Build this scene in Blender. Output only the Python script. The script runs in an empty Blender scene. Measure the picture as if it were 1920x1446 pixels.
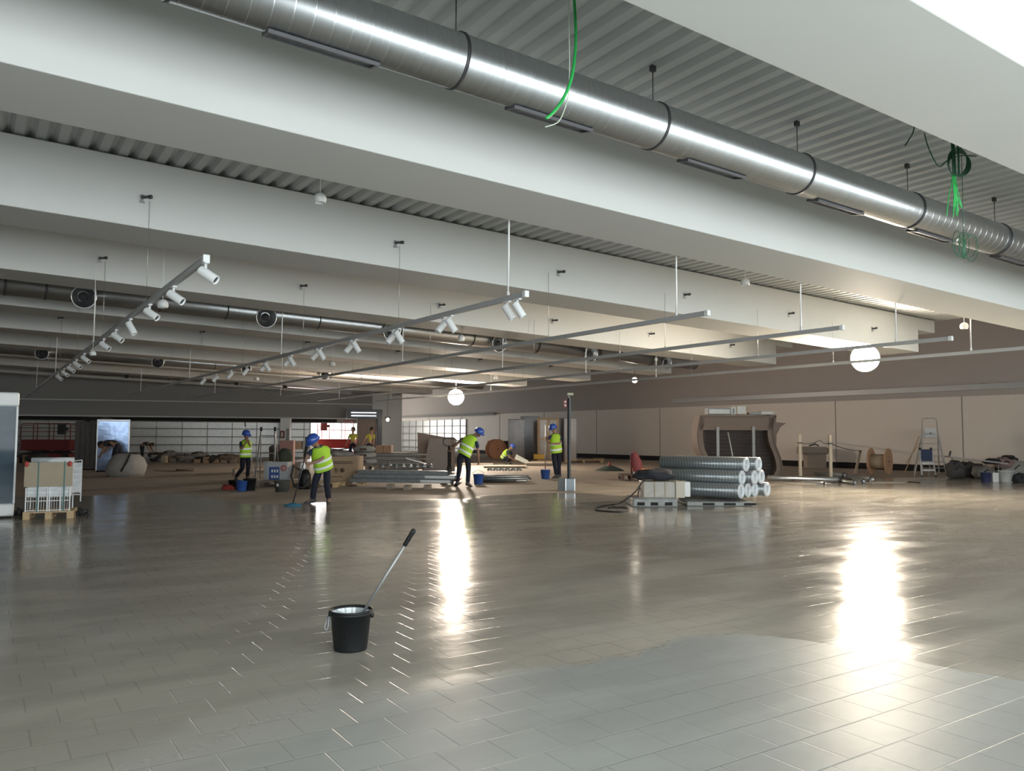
import bpy, bmesh, math, random
from math import sin, cos, pi, radians, sqrt, atan2
from mathutils import Vector, Matrix
random.seed(7)
sc = bpy.context.scene
col = sc.collection

# ------------------------------------------------------------------ camera
F, CX, CY, EYE = 1509.0, 960.0, 723.0, 1.42
YAW, PIT, ROL = radians(33.5), radians(3.56), radians(0.24)
fw = Vector((sin(YAW)*cos(PIT), cos(YAW)*cos(PIT), sin(PIT)))
r0 = Vector((cos(YAW), -sin(YAW), 0)); u0 = r0.cross(fw)
rt = r0*cos(ROL)+u0*sin(ROL); up = u0*cos(ROL)-r0*sin(ROL)
cam = bpy.data.objects.new('camera', bpy.data.cameras.new('camera')); col.objects.link(cam)
cam.data.sensor_fit = 'HORIZONTAL'; cam.data.sensor_width = 36; cam.data.lens = 36*F/1920
cam.data.clip_start = 0.05; cam.data.clip_end = 400
M = Matrix((rt, up, -fw)).transposed().to_4x4(); M.translation = (0, 0, EYE)
cam.matrix_world = M
sc.camera = cam
# ------------------------------------------------------------------ light
w = bpy.data.worlds.new('overcast_sky'); sc.world = w; w.use_nodes = True
wb = w.node_tree.nodes['Background']; wb.inputs[0].default_value = (0.86, 0.95, 1.0, 1); wb.inputs[1].default_value = 5.0
sc.view_settings.view_transform = 'Standard'; sc.view_settings.look = 'None'
sc.view_settings.gamma = 1; sc.view_settings.use_curve_mapping = False
sc.view_settings.exposure = 0.0

def area(name, loc, d, sx, sy, power, color):
    l = bpy.data.lights.new(name, 'AREA'); l.shape = 'RECTANGLE'; l.size = sx; l.size_y = sy
    l.energy = power; l.color = color
    o = bpy.data.objects.new(name, l); col.objects.link(o); o.location = loc
    o.rotation_euler = Vector(d).to_track_quat('-Z', 'Y').to_euler()
    return o
def point(name, loc, power, color, r):
    l = bpy.data.lights.new(name, 'POINT'); l.energy = power; l.color = color; l.shadow_soft_size = r
    o = bpy.data.objects.new(name, l); col.objects.link(o); o.location = loc
    return o
WIN = [(-7.5, -2.5), (-1.6, 3.4), (4.3, 9.3), (10.2, 15.2), (16.1, 21.1)]      # windows of the front facade behind the photographer
for a, b in WIN:
    area('daylight', ((a+b)/2, -2.4, 2.45), (0, 1, -0.02), b-a, 3.3, 205, (0.94, 1.0, 0.99))
area('daylight_far_door', (17.9, 47.6, 1.5), (-0.2, -1, -0.05), 2.6, 2.2, 500, (1.0, 0.97, 0.93))
area('daylight_rear', (26, 70.5, 2.0), (0.1, -1, 0), 5, 2.4, 500, (1.0, 0.96, 0.9))

# ------------------------------------------------------------------ helpers
def ray(x, y): return rt*((x-CX)/F) - up*((y-CY)/F) + fw
def at(x, y, z=0.0):                       # point of height z seen at a pixel
    d = ray(x, y); t = (z-EYE)/d.z; return Vector((d.x*t, d.y*t, z))
def atY(x, y, Y): d = ray(x, y); t = Y/d.y; return Vector((d.x*t, Y, EYE+d.z*t))
def atX(x, y, X): d = ray(x, y); t = X/d.x; return Vector((X, d.y*t, EYE+d.z*t))
def mpp(p): return (Vector((p[0], p[1], 0.0))-Vector((0, 0, EYE))).dot(fw)/F   # metres per pixel at a place
VIEW = -YAW

MATS = {}
def mat(name, c, rough=0.6, metal=0.0, var=0.08, scale=6.0, bump=0.0, bscale=40.0, emit=None, es=0.0, coat=0.0, stretch=None, spec=0.5, alpha=1.0, trans=0.0):
    if name in MATS: return MATS[name]
    m = bpy.data.materials.new(name); m.use_nodes = True; nt = m.node_tree; N = nt.nodes; L = nt.links
    b = N['Principled BSDF']
    tc = N.new('ShaderNodeTexCoord'); mp = N.new('ShaderNodeMapping'); L.new(tc.outputs['Object'], mp.inputs[0])
    if stretch: mp.inputs['Scale'].default_value = stretch
    n = N.new('ShaderNodeTexNoise'); n.inputs['Scale'].default_value = scale; n.inputs['Detail'].default_value = 4
    L.new(mp.outputs[0], n.inputs['Vector'])
    mx = N.new('ShaderNodeMix'); mx.data_type = 'RGBA'; L.new(n.outputs['Fac'], mx.inputs[0])
    mx.inputs[6].default_value = tuple(max(0, v*(1-var*1.6)) for v in c)+(1,)
    mx.inputs[7].default_value = tuple(min(1, v*(1+var*1.6)) for v in c)+(1,)
    L.new(mx.outputs[2], b.inputs['Base Color'])
    b.inputs['Roughness'].default_value = rough; b.inputs['Metallic'].default_value = metal
    b.inputs['Specular IOR Level'].default_value = spec
    if coat: b.inputs['Coat Weight'].default_value = coat; b.inputs['Coat Roughness'].default_value = 0.1
    if alpha < 1: b.inputs['Alpha'].default_value = alpha
    if trans: b.inputs['Transmission Weight'].default_value = trans
    if bump:
        n2 = N.new('ShaderNodeTexNoise'); n2.inputs['Scale'].default_value = bscale; n2.inputs['Detail'].default_value = 3
        L.new(mp.outputs[0], n2.inputs['Vector'])
        bp = N.new('ShaderNodeBump'); bp.inputs['Strength'].default_value = bump; bp.inputs['Distance'].default_value = 0.02
        L.new(n2.outputs['Fac'], bp.inputs['Height']); L.new(bp.outputs[0], b.inputs['Normal'])
    if emit: b.inputs['Emission Color'].default_value = tuple(emit)+(1,); b.inputs['Emission Strength'].default_value = es
    MATS[name] = m; return m

def tag(o, label=None, cat=None, group=None, kind=None):
    if label: o['label'] = label
    if cat: o['category'] = cat
    if group: o['group'] = group
    if kind: o['kind'] = kind
    return o
def thing(name, label, cat, loc=(0, 0, 0), rz=0.0, group=None):
    o = bpy.data.objects.new(name, None); col.objects.link(o); o.empty_display_size = 0.2
    o.location = loc; o.rotation_euler = (0, 0, rz)
    return tag(o, label, cat, group)
def basis(d):
    d = Vector(d).normalized(); a = Vector((0, 0, 1)) if abs(d.z) < 0.95 else Vector((1, 0, 0))
    s = d.cross(a).normalized(); t = s.cross(d).normalized(); return d, s, t

class MB:
    def __init__(s): s.v = []; s.f = []; s.sm = []; s.mi = []; s.cur = 0
    def add(s, vs, fs, smooth=False):
        o = len(s.v); s.v += [tuple(v) for v in vs]
        for f in fs: s.f.append(tuple(i+o for i in f)); s.sm.append(smooth); s.mi.append(s.cur)
        return s
    def box(s, x0, x1, y0, y1, z0, z1, m=None):
        vs = [Vector((x, y, z)) for z in (z0, z1) for x, y in ((x0, y0), (x1, y0), (x1, y1), (x0, y1))]
        if m is not None: vs = [m @ v for v in vs]
        return s.add(vs, [(0, 3, 2, 1), (4, 5, 6, 7), (0, 1, 5, 4), (1, 2, 6, 5), (2, 3, 7, 6), (3, 0, 4, 7)])
    def bar(s, p, q, w, h=None, upv=None):
        h = h or w; p = Vector(p); q = Vector(q); d, a, b = basis(q-p)
        if upv: b = Vector(upv); a = d.cross(b).normalized(); b = a.cross(d)
        vs = [e + a*i*w/2 + b*j*h/2 for e in (p, q) for i, j in ((-1, -1), (1, -1), (1, 1), (-1, 1))]
        return s.add(vs, [(0, 1, 2, 3), (7, 6, 5, 4), (0, 4, 5, 1), (1, 5, 6, 2), (2, 6, 7, 3), (3, 7, 4, 0)])
    def tube(s, p, q, r, r2=None, n=12, cap=True):
        r2 = r if r2 is None else r2; p = Vector(p); q = Vector(q); d, a, b = basis(q-p)
        vs = [e + (a*cos(2*pi*i/n)+b*sin(2*pi*i/n))*rr for e, rr in ((p, r), (q, r2)) for i in range(n)]
        fs = [(i, (i+1) % n, n+(i+1) % n, n+i) for i in range(n)]
        s.add(vs, fs, True)
        if cap:
            o = len(s.v)-2*n
            s.f += [tuple(o+i for i in reversed(range(n))), tuple(o+n+i for i in range(n))]; s.sm += [False]*2; s.mi += [s.cur]*2
        return s
    def path(s, pts, r, n=8, closed=False):
        pts = [Vector(p) for p in pts]; N = len(pts); vs = []
        ref = None
        for i, p in enumerate(pts):
            a = pts[(i-1) % N] if (closed or i > 0) else p; b = pts[(i+1) % N] if (closed or i < N-1) else p
            d = (b-a).normalized()
            if ref is None: _, ref, _ = basis(d)
            ref = (ref-d*ref.dot(d)).normalized(); t = d.cross(ref)
            rr = r[i] if isinstance(r, (list, tuple)) else r
            vs += [p+(ref*cos(2*pi*k/n)+t*sin(2*pi*k/n))*rr for k in range(n)]
        fs = []
        for i in range(N if closed else N-1):
            j = (i+1) % N
            fs += [(i*n+k, i*n+(k+1) % n, j*n+(k+1) % n, j*n+k) for k in range(n)]
        if not closed: fs += [tuple(reversed(range(n))), tuple((N-1)*n+k for k in range(n))]
        return s.add(vs, fs, True)
    def lathe(s, prof, n=24, org=(0, 0, 0), ax=(0, 0, 1), smooth=True, sy=1.0):
        d, a, b = basis(ax); org = Vector(org)
        if abs(d.z) > 0.99: a, b = Vector((1, 0, 0)), Vector((0, 1, 0))
        vs = [org + d*z + (a*cos(2*pi*i/n)+b*sin(2*pi*i/n)*sy)*r for r, z in prof for i in range(n)]
        fs = [(k*n+i, k*n+(i+1) % n, (k+1)*n+(i+1) % n, (k+1)*n+i) for k in range(len(prof)-1) for i in range(n)]
        return s.add(vs, fs, smooth)
    def extr(s, poly, y0, y1, shift=(0, 0), m=None):            # polygon in x-z pushed along y
        n = len(poly)
        vs = [Vector((x, y0, z)) for x, z in poly]+[Vector((x+shift[0], y1, z+shift[1])) for x, z in poly]
        if m is not None: vs = [m @ v for v in vs]
        fs = [tuple(range(n)), tuple(reversed(range(n, 2*n)))]+[((i+1) % n, i, n+i, n+(i+1) % n) for i in range(n)]
        return s.add(vs, fs)
    def loft(s, rings, cap=True, smooth=True):
        n = len(rings[0]); vs = [v for r in rings for v in r]
        fs = [(k*n+i, k*n+(i+1) % n, (k+1)*n+(i+1) % n, (k+1)*n+i) for k in range(len(rings)-1) for i in range(n)]
        if cap: fs += [tuple(reversed(range(n))), tuple((len(rings)-1)*n+i for i in range(n))]
        return s.add(vs, fs, smooth)
    def lump(s, c, rx, ry, rz, rough=0.18, seg=14, rings=9, seed=1):
        rn = random.Random(seed); ph = [rn.uniform(0, 6.28) for _ in range(6)]
        def disp(u, v): return 1+rough*(0.5*sin(3*u+ph[0])*cos(2*v+ph[1])+0.35*sin(5*u+ph[2]+2*v)+0.3*sin(7*v+ph[3]+u*2))
        rg = []
        for k in range(rings+1):
            v = -pi/2+pi*k/rings; ring = []
            for i in range(seg):
                u = 2*pi*i/seg; q = disp(u, v)
                cc = max(0.02, cos(v))**0.7
                ring.append(Vector((c[0]+rx*cc*cos(u)*q, c[1]+ry*cc*sin(u)*q, max(0.003 if c[2]-rz < 0.05 else -9, c[2]+rz*sin(v)*(q if v > 0 else 1)))))
            rg.append(ring)
        return s.loft(rg)
    def build(s, name, m, parent=None, bevel=0.0, loc=None, rz=None):
        me = bpy.data.meshes.new(name); me.from_pydata(s.v, [], s.f)
        me.polygons.foreach_set('use_smooth', s.sm); me.polygons.foreach_set('material_index', s.mi)
        for mm in (m if isinstance(m, (list, tuple)) else [m]): me.materials.append(mm)
        me.update()
        bm = bmesh.new(); bm.from_mesh(me); bmesh.ops.recalc_face_normals(bm, faces=bm.faces); bm.to_mesh(me); bm.free()
        o = bpy.data.objects.new(name, me); col.objects.link(o)
        if parent: o.parent = parent
        if loc is not None: o.location = loc
        if rz is not None: o.rotation_euler = (0, 0, rz)
        if bevel:
            b = o.modifiers.new('bevel', 'BEVEL'); b.width = bevel; b.segments = 2; b.limit_method = 'ANGLE'
        return o
def copy_tree(o, parent=None):
    c = o.copy(); col.objects.link(c); c.parent = parent
    for ch in list(o.children): copy_tree(ch, c)
    return c
def put(name, label, cat, px, py, group=None, rz=VIEW):      # a thing on the floor where the photo shows its foot; returns it and metres per pixel
    p = at(px, py); return thing(name, label, cat, p, rz, group), mpp(p)
ORD = ['first', 'second', 'third', 'fourth', 'fifth', 'sixth', 'seventh', 'eighth', 'ninth', 'tenth', 'eleventh', 'twelfth', 'thirteenth', 'fourteenth']

# ------------------------------------------------------------------ materials
WHITE = mat('painted_concrete', (0.64, 0.65, 0.63), 0.7, var=0.02, scale=1.2, bump=0.03, bscale=60)
TAUPE = mat('taupe_wall', (0.50, 0.455, 0.425), 0.8, var=0.03, scale=1.0)
PANEL = mat('wall_panel', (0.82, 0.745, 0.67), 0.55, var=0.02, scale=1.0)
DARKG = mat('grey_wall', (0.30, 0.295, 0.285), 0.8, var=0.04, scale=0.8)
BLACKP = mat('black_plinth', (0.025, 0.024, 0.024), 0.8, spec=0.2)
DECK = mat('galvanised_deck', (0.50, 0.515, 0.51), 0.5, metal=0.15, var=0.05, scale=2)
STEEL = mat('steel', (0.45, 0.46, 0.47), 0.35, metal=0.9, var=0.08)
DARKM = mat('dark_metal', (0.07, 0.07, 0.075), 0.45, metal=0.5)
ALU = mat('aluminium', (0.6, 0.61, 0.62), 0.3, metal=0.85)
WPAINT = mat('white_enamel', (0.80, 0.82, 0.82), 0.35, var=0.02)
TRACK = mat('track_grey', (0.52, 0.53, 0.54), 0.45, metal=0.2, var=0.03)
WOOD = mat('pale_pallet_wood', (0.52, 0.38, 0.22), 0.75, var=0.18, scale=9, stretch=(1, 6, 6))
WOODG = mat('grey_pallet_wood', (0.27, 0.23, 0.19), 0.8, var=0.2, scale=9)
CARD = mat('cardboard', (0.37, 0.26, 0.17), 0.85, var=0.07, scale=4)
CARDL = mat('light_cardboard', (0.40, 0.34, 0.25), 0.85, var=0.06, scale=4)
BROWNB = mat('brown_board', (0.27, 0.21, 0.18), 0.7, var=0.05)
FILM = mat('stretch_film', (0.55, 0.57, 0.59), 0.22, var=0.25, scale=7, bump=0.9, bscale=9, coat=0.6, stretch=(1, 1, 4))
FILMD = mat('dark_stretch_film', (0.15, 0.14, 0.14), 0.3, var=0.3, scale=6, bump=0.9, bscale=8, coat=0.6, stretch=(6, 6, 1))
RED = mat('red_paint', (0.42, 0.035, 0.03), 0.45)
DRED = mat('dark_red_paint', (0.20, 0.03, 0.03), 0.5)
BLUEP = mat('blue_plastic', (0.03, 0.09, 0.33), 0.4)
BLACKPL = mat('black_plastic', (0.009, 0.010, 0.011), 0.45, spec=0.3, var=0.2, bump=0.15, bscale=30)
GREYP = mat('grey_plastic', (0.33, 0.34, 0.34), 0.5)
WHITEP = mat('white_plastic', (0.75, 0.76, 0.75), 0.45)
RUB = mat('mixed_rubble', (0.20, 0.185, 0.17), 0.85, var=0.5, scale=8, bump=0.6, bscale=10)
DARKC = mat('dark_cloth', (0.03, 0.032, 0.04), 0.9, var=0.3)
REDC = mat('red_cloth', (0.33, 0.05, 0.045), 0.9, var=0.3)
PINK = mat('pink_board', (0.36, 0.20, 0.18), 0.8)
GREEN = mat('green_cable_jacket', (0.02, 0.40, 0.08), 0.45)
DGREEN = mat('dark_green_cable_jacket', (0.01, 0.09, 0.04), 0.5)
GREENM = mat('dark_green_mat', (0.06, 0.09, 0.075), 0.85)
CHROME = mat('zinc_profile', (0.34, 0.37, 0.39), 0.35, metal=0.6, var=0.2, scale=10)
RUBBER = mat('rubber', (0.02, 0.02, 0.02), 0.7)
DUCT = mat('spiral_duct_zinc', (0.70, 0.73, 0.75), 0.33, metal=1.0, var=0.08, scale=3, stretch=(14, 1, 1))
DUCTD = mat('throat_shade', (0.02, 0.02, 0.022), 0.7)

# ------------------------------------------------------------------ floor
def floor_mat():
    m = bpy.data.materials.new('wet_stone_tiles'); m.use_nodes = True; nt = m.node_tree; N = nt.nodes; L = nt.links
    b = N['Principled BSDF']
    def math_(op, a, c=None, d=None, clamp=False):
        n = N.new('ShaderNodeMath'); n.operation = op; n.use_clamp = clamp
        for i, v in enumerate((a, c, d)):
            if v is None: continue
            if isinstance(v, (int, float)): n.inputs[i].default_value = v
            else: L.new(v, n.inputs[i])
        return n.outputs[0]
    g = N.new('ShaderNodeNewGeometry'); sp = N.new('ShaderNodeSeparateXYZ'); L.new(g.outputs['Position'], sp.inputs[0])
    X, Y = sp.outputs[0], sp.outputs[1]
    def curve(pts, x0, x1, y0, y1):
        fc = N.new('ShaderNodeFloatCurve'); c = fc.mapping.curves[0]
        P = [((x-x0)/(x1-x0), (y-y0)/(y1-y0)) for x, y in pts]
        c.points[0].location = P[0]; c.points[1].location = P[-1]
        for p in P[1:-1]: c.points.new(*p)
        for p in c.points: p.handle_type = 'AUTO_CLAMPED'
        fc.mapping.update()
        L.new(math_('DIVIDE', math_('SUBTRACT', X, x0), x1-x0, clamp=True), fc.inputs['Value'])
        return math_('ADD', math_('MULTIPLY', fc.outputs[0], y1-y0), y0)
    near = curve([(-2, 3.6), (0.13, 3.6), (0.74, 3.75), (1.53, 4.05), (2.2, 4.2), (2.8, 4.2), (3.57, 4.0), (4.2, 4.1), (4.75, 3.85), (4.98, 3.0), (5.2, 2.2), (6.0, 1.2)], -2, 6, 0, 5)
    far = curve([(-1, 20.8), (2.1, 21.2), (3.9, 21.2), (4.8, 16.9), (7.2, 16.4), (12, 16.0), (13.7, 14.2), (16, 14.6), (19, 15.2), (27, 15.8), (33, 15.2)], -1, 33, 10, 25)
    def noise(sc_, det=4, dist=0.0):
        n = N.new('ShaderNodeTexNoise'); n.inputs['Scale'].default_value = sc_; n.inputs['Detail'].default_value = det; n.inputs['Distortion'].default_value = dist
        L.new(g.outputs['Position'], n.inputs['Vector']); return n.outputs['Fac']
    nA, nB, nC, nD = noise(1.1, 5), noise(0.35, 4), noise(0.9, 5, 0.6), noise(28, 3)
    e1 = math_('ADD', math_('SUBTRACT', Y, near), math_('ADD', math_('MULTIPLY', math_('SUBTRACT', nA, 0.5), 0.55), math_('MULTIPLY', math_('SUBTRACT', noise(6, 5), 0.5), 0.22)))
    e2 = math_('ADD', math_('SUBTRACT', far, Y), math_('MULTIPLY', math_('SUBTRACT', nB, 0.5), 3.0))
    soft = math_('MULTIPLY_ADD', math_('SUBTRACT', X, 1.6), 3.2, 1.3, clamp=False); soft = math_('MAXIMUM', soft, 0.9); wn = math_('ADD', math_('MULTIPLY', e1, soft), 0.5, clamp=True); wf = math_('MULTIPLY_ADD', e2, 2.2, 0.5, clamp=True)
    wet = math_('MULTIPLY', wn, wf)
    # half-dried streaks inside the wet field
    dry = math_('MULTIPLY_ADD', math_('SUBTRACT', nC, 0.5), 3.0, 0.0, clamp=True)
    wet2 = math_('MULTIPLY', wet, math_('SUBTRACT', 1.0, math_('MULTIPLY', dry, 0.4)))
    # tiles
    mp = N.new('ShaderNodeMapping'); L.new(g.outputs['Position'], mp.inputs[0]); mp.inputs['Location'].default_value = (-0.22+2.7, -4.07+5.30, 0)
    br = N.new('ShaderNodeTexBrick'); L.new(mp.outputs[0], br.inputs['Vector'])
    br.offset = 0.5; br.inputs['Scale'].default_value = 1.0; br.inputs['Brick Width'].default_value = 0.2735; br.inputs['Row Height'].default_value = 0.265
    br.inputs['Mortar Size'].default_value = 0.005; br.inputs['Mortar Smooth'].default_value = 0.8
    br.inputs['Color1'].default_value = (0.495, 0.495, 0.495, 1); br.inputs['Color2'].default_value = (0.515, 0.515, 0.515, 1); br.inputs['Mortar'].default_value = (0.44, 0.44, 0.43, 1)
    rc = N.new('ShaderNodeMix'); rc.data_type = 'RGBA'; L.new(wet2, rc.inputs[0])
    rc.inputs[6].default_value = (0.575, 0.585, 0.55, 1); rc.inputs[7].default_value = (0.64, 0.59, 0.50, 1)
    # dusty far floor
    rd = N.new('ShaderNodeMix'); rd.data_type = 'RGBA'; L.new(math_('SUBTRACT', 1.0, wf), rd.inputs[0]); L.new(rc.outputs[2], rd.inputs[6]); rd.inputs[7].default_value = (0.80, 0.69, 0.58, 1)
    mu = N.new('ShaderNodeMix'); mu.data_type = 'RGBA'; mu.blend_type = 'MULTIPLY'; mu.inputs[0].default_value = 1; L.new(rd.outputs[2], mu.inputs[6]); L.new(br.outputs['Color'], mu.inputs[7])
    mv = N.new('ShaderNodeMix'); mv.data_type = 'RGBA'; mv.blend_type = 'MULTIPLY'; mv.inputs[0].default_value = 1
    mps = N.new('ShaderNodeMapping'); mps.inputs['Scale'].default_value = (0.45, 1.5, 1); mps.inputs['Rotation'].default_value = (0, 0, 0.06); L.new(g.outputs['Position'], mps.inputs[0])
    ns = N.new('ShaderNodeTexNoise'); ns.inputs['Scale'].default_value = 1.3; ns.inputs['Detail'].default_value = 7; ns.inputs['Distortion'].default_value = 0.5; L.new(mps.outputs[0], ns.inputs['Vector'])
    patch = math_('MULTIPLY_ADD', math_('SUBTRACT', ns.outputs['Fac'], 0.5), 6.0, 0.5, clamp=True)          # half dried bands
    cr = N.new('ShaderNodeMapRange'); cr.inputs[3].default_value = 0.90; cr.inputs[4].default_value = 1.06; L.new(patch, cr.inputs[0])
    L.new(mu.outputs[2], mv.inputs[6]); L.new(cr.outputs[0], mv.inputs[7]); L.new(mv.outputs[2], b.inputs['Base Color'])
    ro = math_('ADD', math_('MULTIPLY_ADD', wet2, -0.29, 0.43), math_('MULTIPLY', math_('SUBTRACT', 1.0, wf), 0.22))
    L.new(math_('ADD', math_('ADD', ro, math_('MULTIPLY', math_('SUBTRACT', nD, 0.5), 0.08)), math_('MULTIPLY', math_('MULTIPLY', patch, wet), 0.045)), b.inputs['Roughness'])
    L.new(math_('MULTIPLY_ADD', wet, 0.25, 0.30), b.inputs['Specular IOR Level'])
    bp1 = N.new('ShaderNodeBump'); bp1.inputs['Strength'].default_value = 0.5; bp1.inputs['Distance'].default_value = 0.004
    L.new(math_('SUBTRACT', 1.0, br.outputs['Fac']), bp1.inputs['Height'])
    wv = N.new('ShaderNodeTexNoise'); wv.inputs['Scale'].default_value = 5.5; wv.inputs['Detail'].default_value = 2; L.new(g.outputs['Position'], wv.inputs['Vector'])
    bp2 = N.new('ShaderNodeBump'); bp2.inputs['Strength'].default_value = 0.25; bp2.inputs['Distance'].default_value = 0.006
    L.new(wv.outputs['Fac'], bp2.inputs['Height']); L.new(bp1.outputs[0], bp2.inputs['Normal']); L.new(bp2.outputs[0], b.inputs['Normal'])
    return m
S = lambda o, label=None: tag(o, label, None, None, 'structure')
S(MB().box(-10.2, 33.4, -5, 73, -0.25, 0).build('floor', floor_mat()), 'wet grey stone tile floor of the shop hall')

# ------------------------------------------------------------------ shell
SL = 0.0288
def zb(x): return 4.407-SL*x                 # underside of the concrete beams
def zt(x): return 5.40-SL*x                  # steel deck
BY = [2.80+0.0] + [7.53+4.79*k for k in range(0, 9)]
XE = 21.7
# corrugated roof deck, ribs along Y
def deck(x0, x1, y0, y1):
    m = MB(); x = x0; pts = []
    while x < x1:
        for dx, dz in ((0, 0), (0.11, 0), (0.16, 0.06), (0.20, 0.06)): pts.append((x+dx, zt(x+dx)+dz))
        x += 0.25
    pts.append((x, zt(x)))
    n = len(pts); ny = 2
    vs = [Vector((p[0], y, p[1])) for y in (y0, y1) for p in pts]
    return m.add(vs, [(i, i+1, n+i+1, n+i) for i in range(n-1)])
dk = deck(-10, 22.6, -4.6, 52).build('ceiling', DECK); S(dk, 'corrugated grey steel roof deck above the beams')
S(MB().box(-10.2, 23, -5, 52, 5.75, 6.0).build('ceiling', DARKG), 'roof slab above the steel deck')
S(MB().box(22.9, 33.3, -5, 73, 6.5, 6.7).build('ceiling', TAUPE), 'raised roof over the right hand aisle')
for i, y in enumerate(BY):
    wd = 1.17 if i else 1.12
    poly = [(-10, 0), (XE, 0), (XE, 0.62), (XE+0.85, 0.62), (XE+0.85, 0.97), (-10, 0.97)]
    m = MB(); n = len(poly)
    vs = [Vector((x, yy, zb(x)+z)) for yy in (y, y+wd) for x, z in poly]
    m.add(vs, [tuple(range(n)), tuple(reversed(range(n, 2*n)))]+[((k+1) % n, k, n+k, n+(k+1) % n) for k in range(n)])
    S(m.build('trim_%d' % (i+1), WHITE, bevel=0.012), 'white precast concrete roof beam')
# bulkhead above the side aisle, right wall, plinth
S(MB().box(22.62, 22.85, -5, 52, 4.9, 6.7).build('trim_20', TAUPE), 'upstand between the beam hall roof and the raised aisle roof')
wr = S(MB().box(33, 33.3, -5, 73, 0, 6.7).build('wall_right', PANEL), 'pale panelled wall on the right side')
SEAM = mat('panel_seam', (0.30, 0.27, 0.25), 0.7)
for k in range(-2, 10):
    yy = 17.0+5.75*k; MB().box(32.985, 33, yy, yy+0.03, 0.26, 3.07).build('panel_seam', SEAM, wr)
S(MB().box(32.95, 33, -5, 73, 0, 0.27).build('baseboard_right', BLACKP), 'black baseboard along the pale right wall')
S(MB().box(32.96, 33.0, -5, 73, 3.07, 6.6).build('trim_21', TAUPE), 'taupe upper wall above the pale panels')
# left wall, rear wall with windows, partitions
S(MB().box(-10.2, -10, -5, 52, 0, 5.9).build('wall_left', DARKG))
bw = MB(); edges = [-10.2]+[v for ab in WIN for v in ab]+[33.3]
for k in range(0, len(edges), 2): bw.box(edges[k], edges[k+1], -2.9, -2.65, 0, 5.9)
for a, b in WIN: bw.box(a, b, -2.9, -2.65, 0, 0.75); bw.box(a, b, -2.9, -2.65, 4.15, 5.9)
S(bw.build('wall_back', WHITE))
S(MB().box(21.5, 21.7, 45.3, 73, 0, 6.6).build('wall_bounce', WHITE), 'added white wall behind the far opening, there to make it look bright')  # added wall, its sky-lit face whitens the far opening
for k, (a, b) in enumerate(WIN):
    f = MB(); f.box(a, b, -2.8, -2.75, 0.75, 0.82); f.box(a, b, -2.8, -2.75, 4.08, 4.15)
    for q in range(4): xx = a+(b-a-0.07)*q/3; f.box(xx, xx+0.07, -2.8, -2.75, 0.82, 4.08)
    S(f.build('window_%d' % (k+1), DARKM))
# far wall, running slightly askew
def fy(x): return 50.9-0.27*x
def fwall(m, x0, x1, z0, z1, d0=0.0, d1=0.3):
    vs = [Vector((x, fy(x)+d, z)) for z in (z0, z1) for x, d in ((x0, d0), (x1, d0), (x1, d1), (x0, d1))]
    return m.add(vs, [(0, 3, 2, 1), (4, 5, 6, 7), (0, 1, 5, 4), (1, 2, 6, 5), (2, 3, 7, 6), (3, 0, 4, 7)])
m = MB(); fwall(m, 19.95, 21.7, 0, 6.6); S(m.build('wall_far', WHITE), 'lit stub of far wall right of the dark door portal, brightness put into its colour')  # lit end of the far wall, its brightness given as a lighter colour
m = MB(); fwall(m, -10, 16.45, 0, 6.6); fwall(m, 19.15, 19.95, 0, 6.6); fwall(m, 16.45, 19.15, 2.12, 6.6)
S(m.build('wall_far', DARKG), 'dark grey wall at the far end of the hall')
m = MB(); fwall(m, -10, 20.4, 3.24, 3.30, -0.10, 0); S(m.build('trim_22', WHITE), 'thin pale trim line across the far wall')
m = MB(); fwall(m, -10, 18.9, 2.36, 2.43, -0.25, 0); S(m.build('trim_23', WHITE), 'pale trim above the far shelving')
m = MB(); fwall(m, -10, 17.9, 2.16, 2.36, -0.02, 0); S(m.build('trim_24', BLACKP), 'flat black strip painted for the shaded gap above the far shelving')  # flat strip, shade of the gap put into its black
# rear of the side aisle
m = MB().box(22.8, 33.3, 72, 72.3, 0, 6.7); S(m.build('wall_rear', WHITE), 'white wall at the rear of the side aisle')

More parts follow.
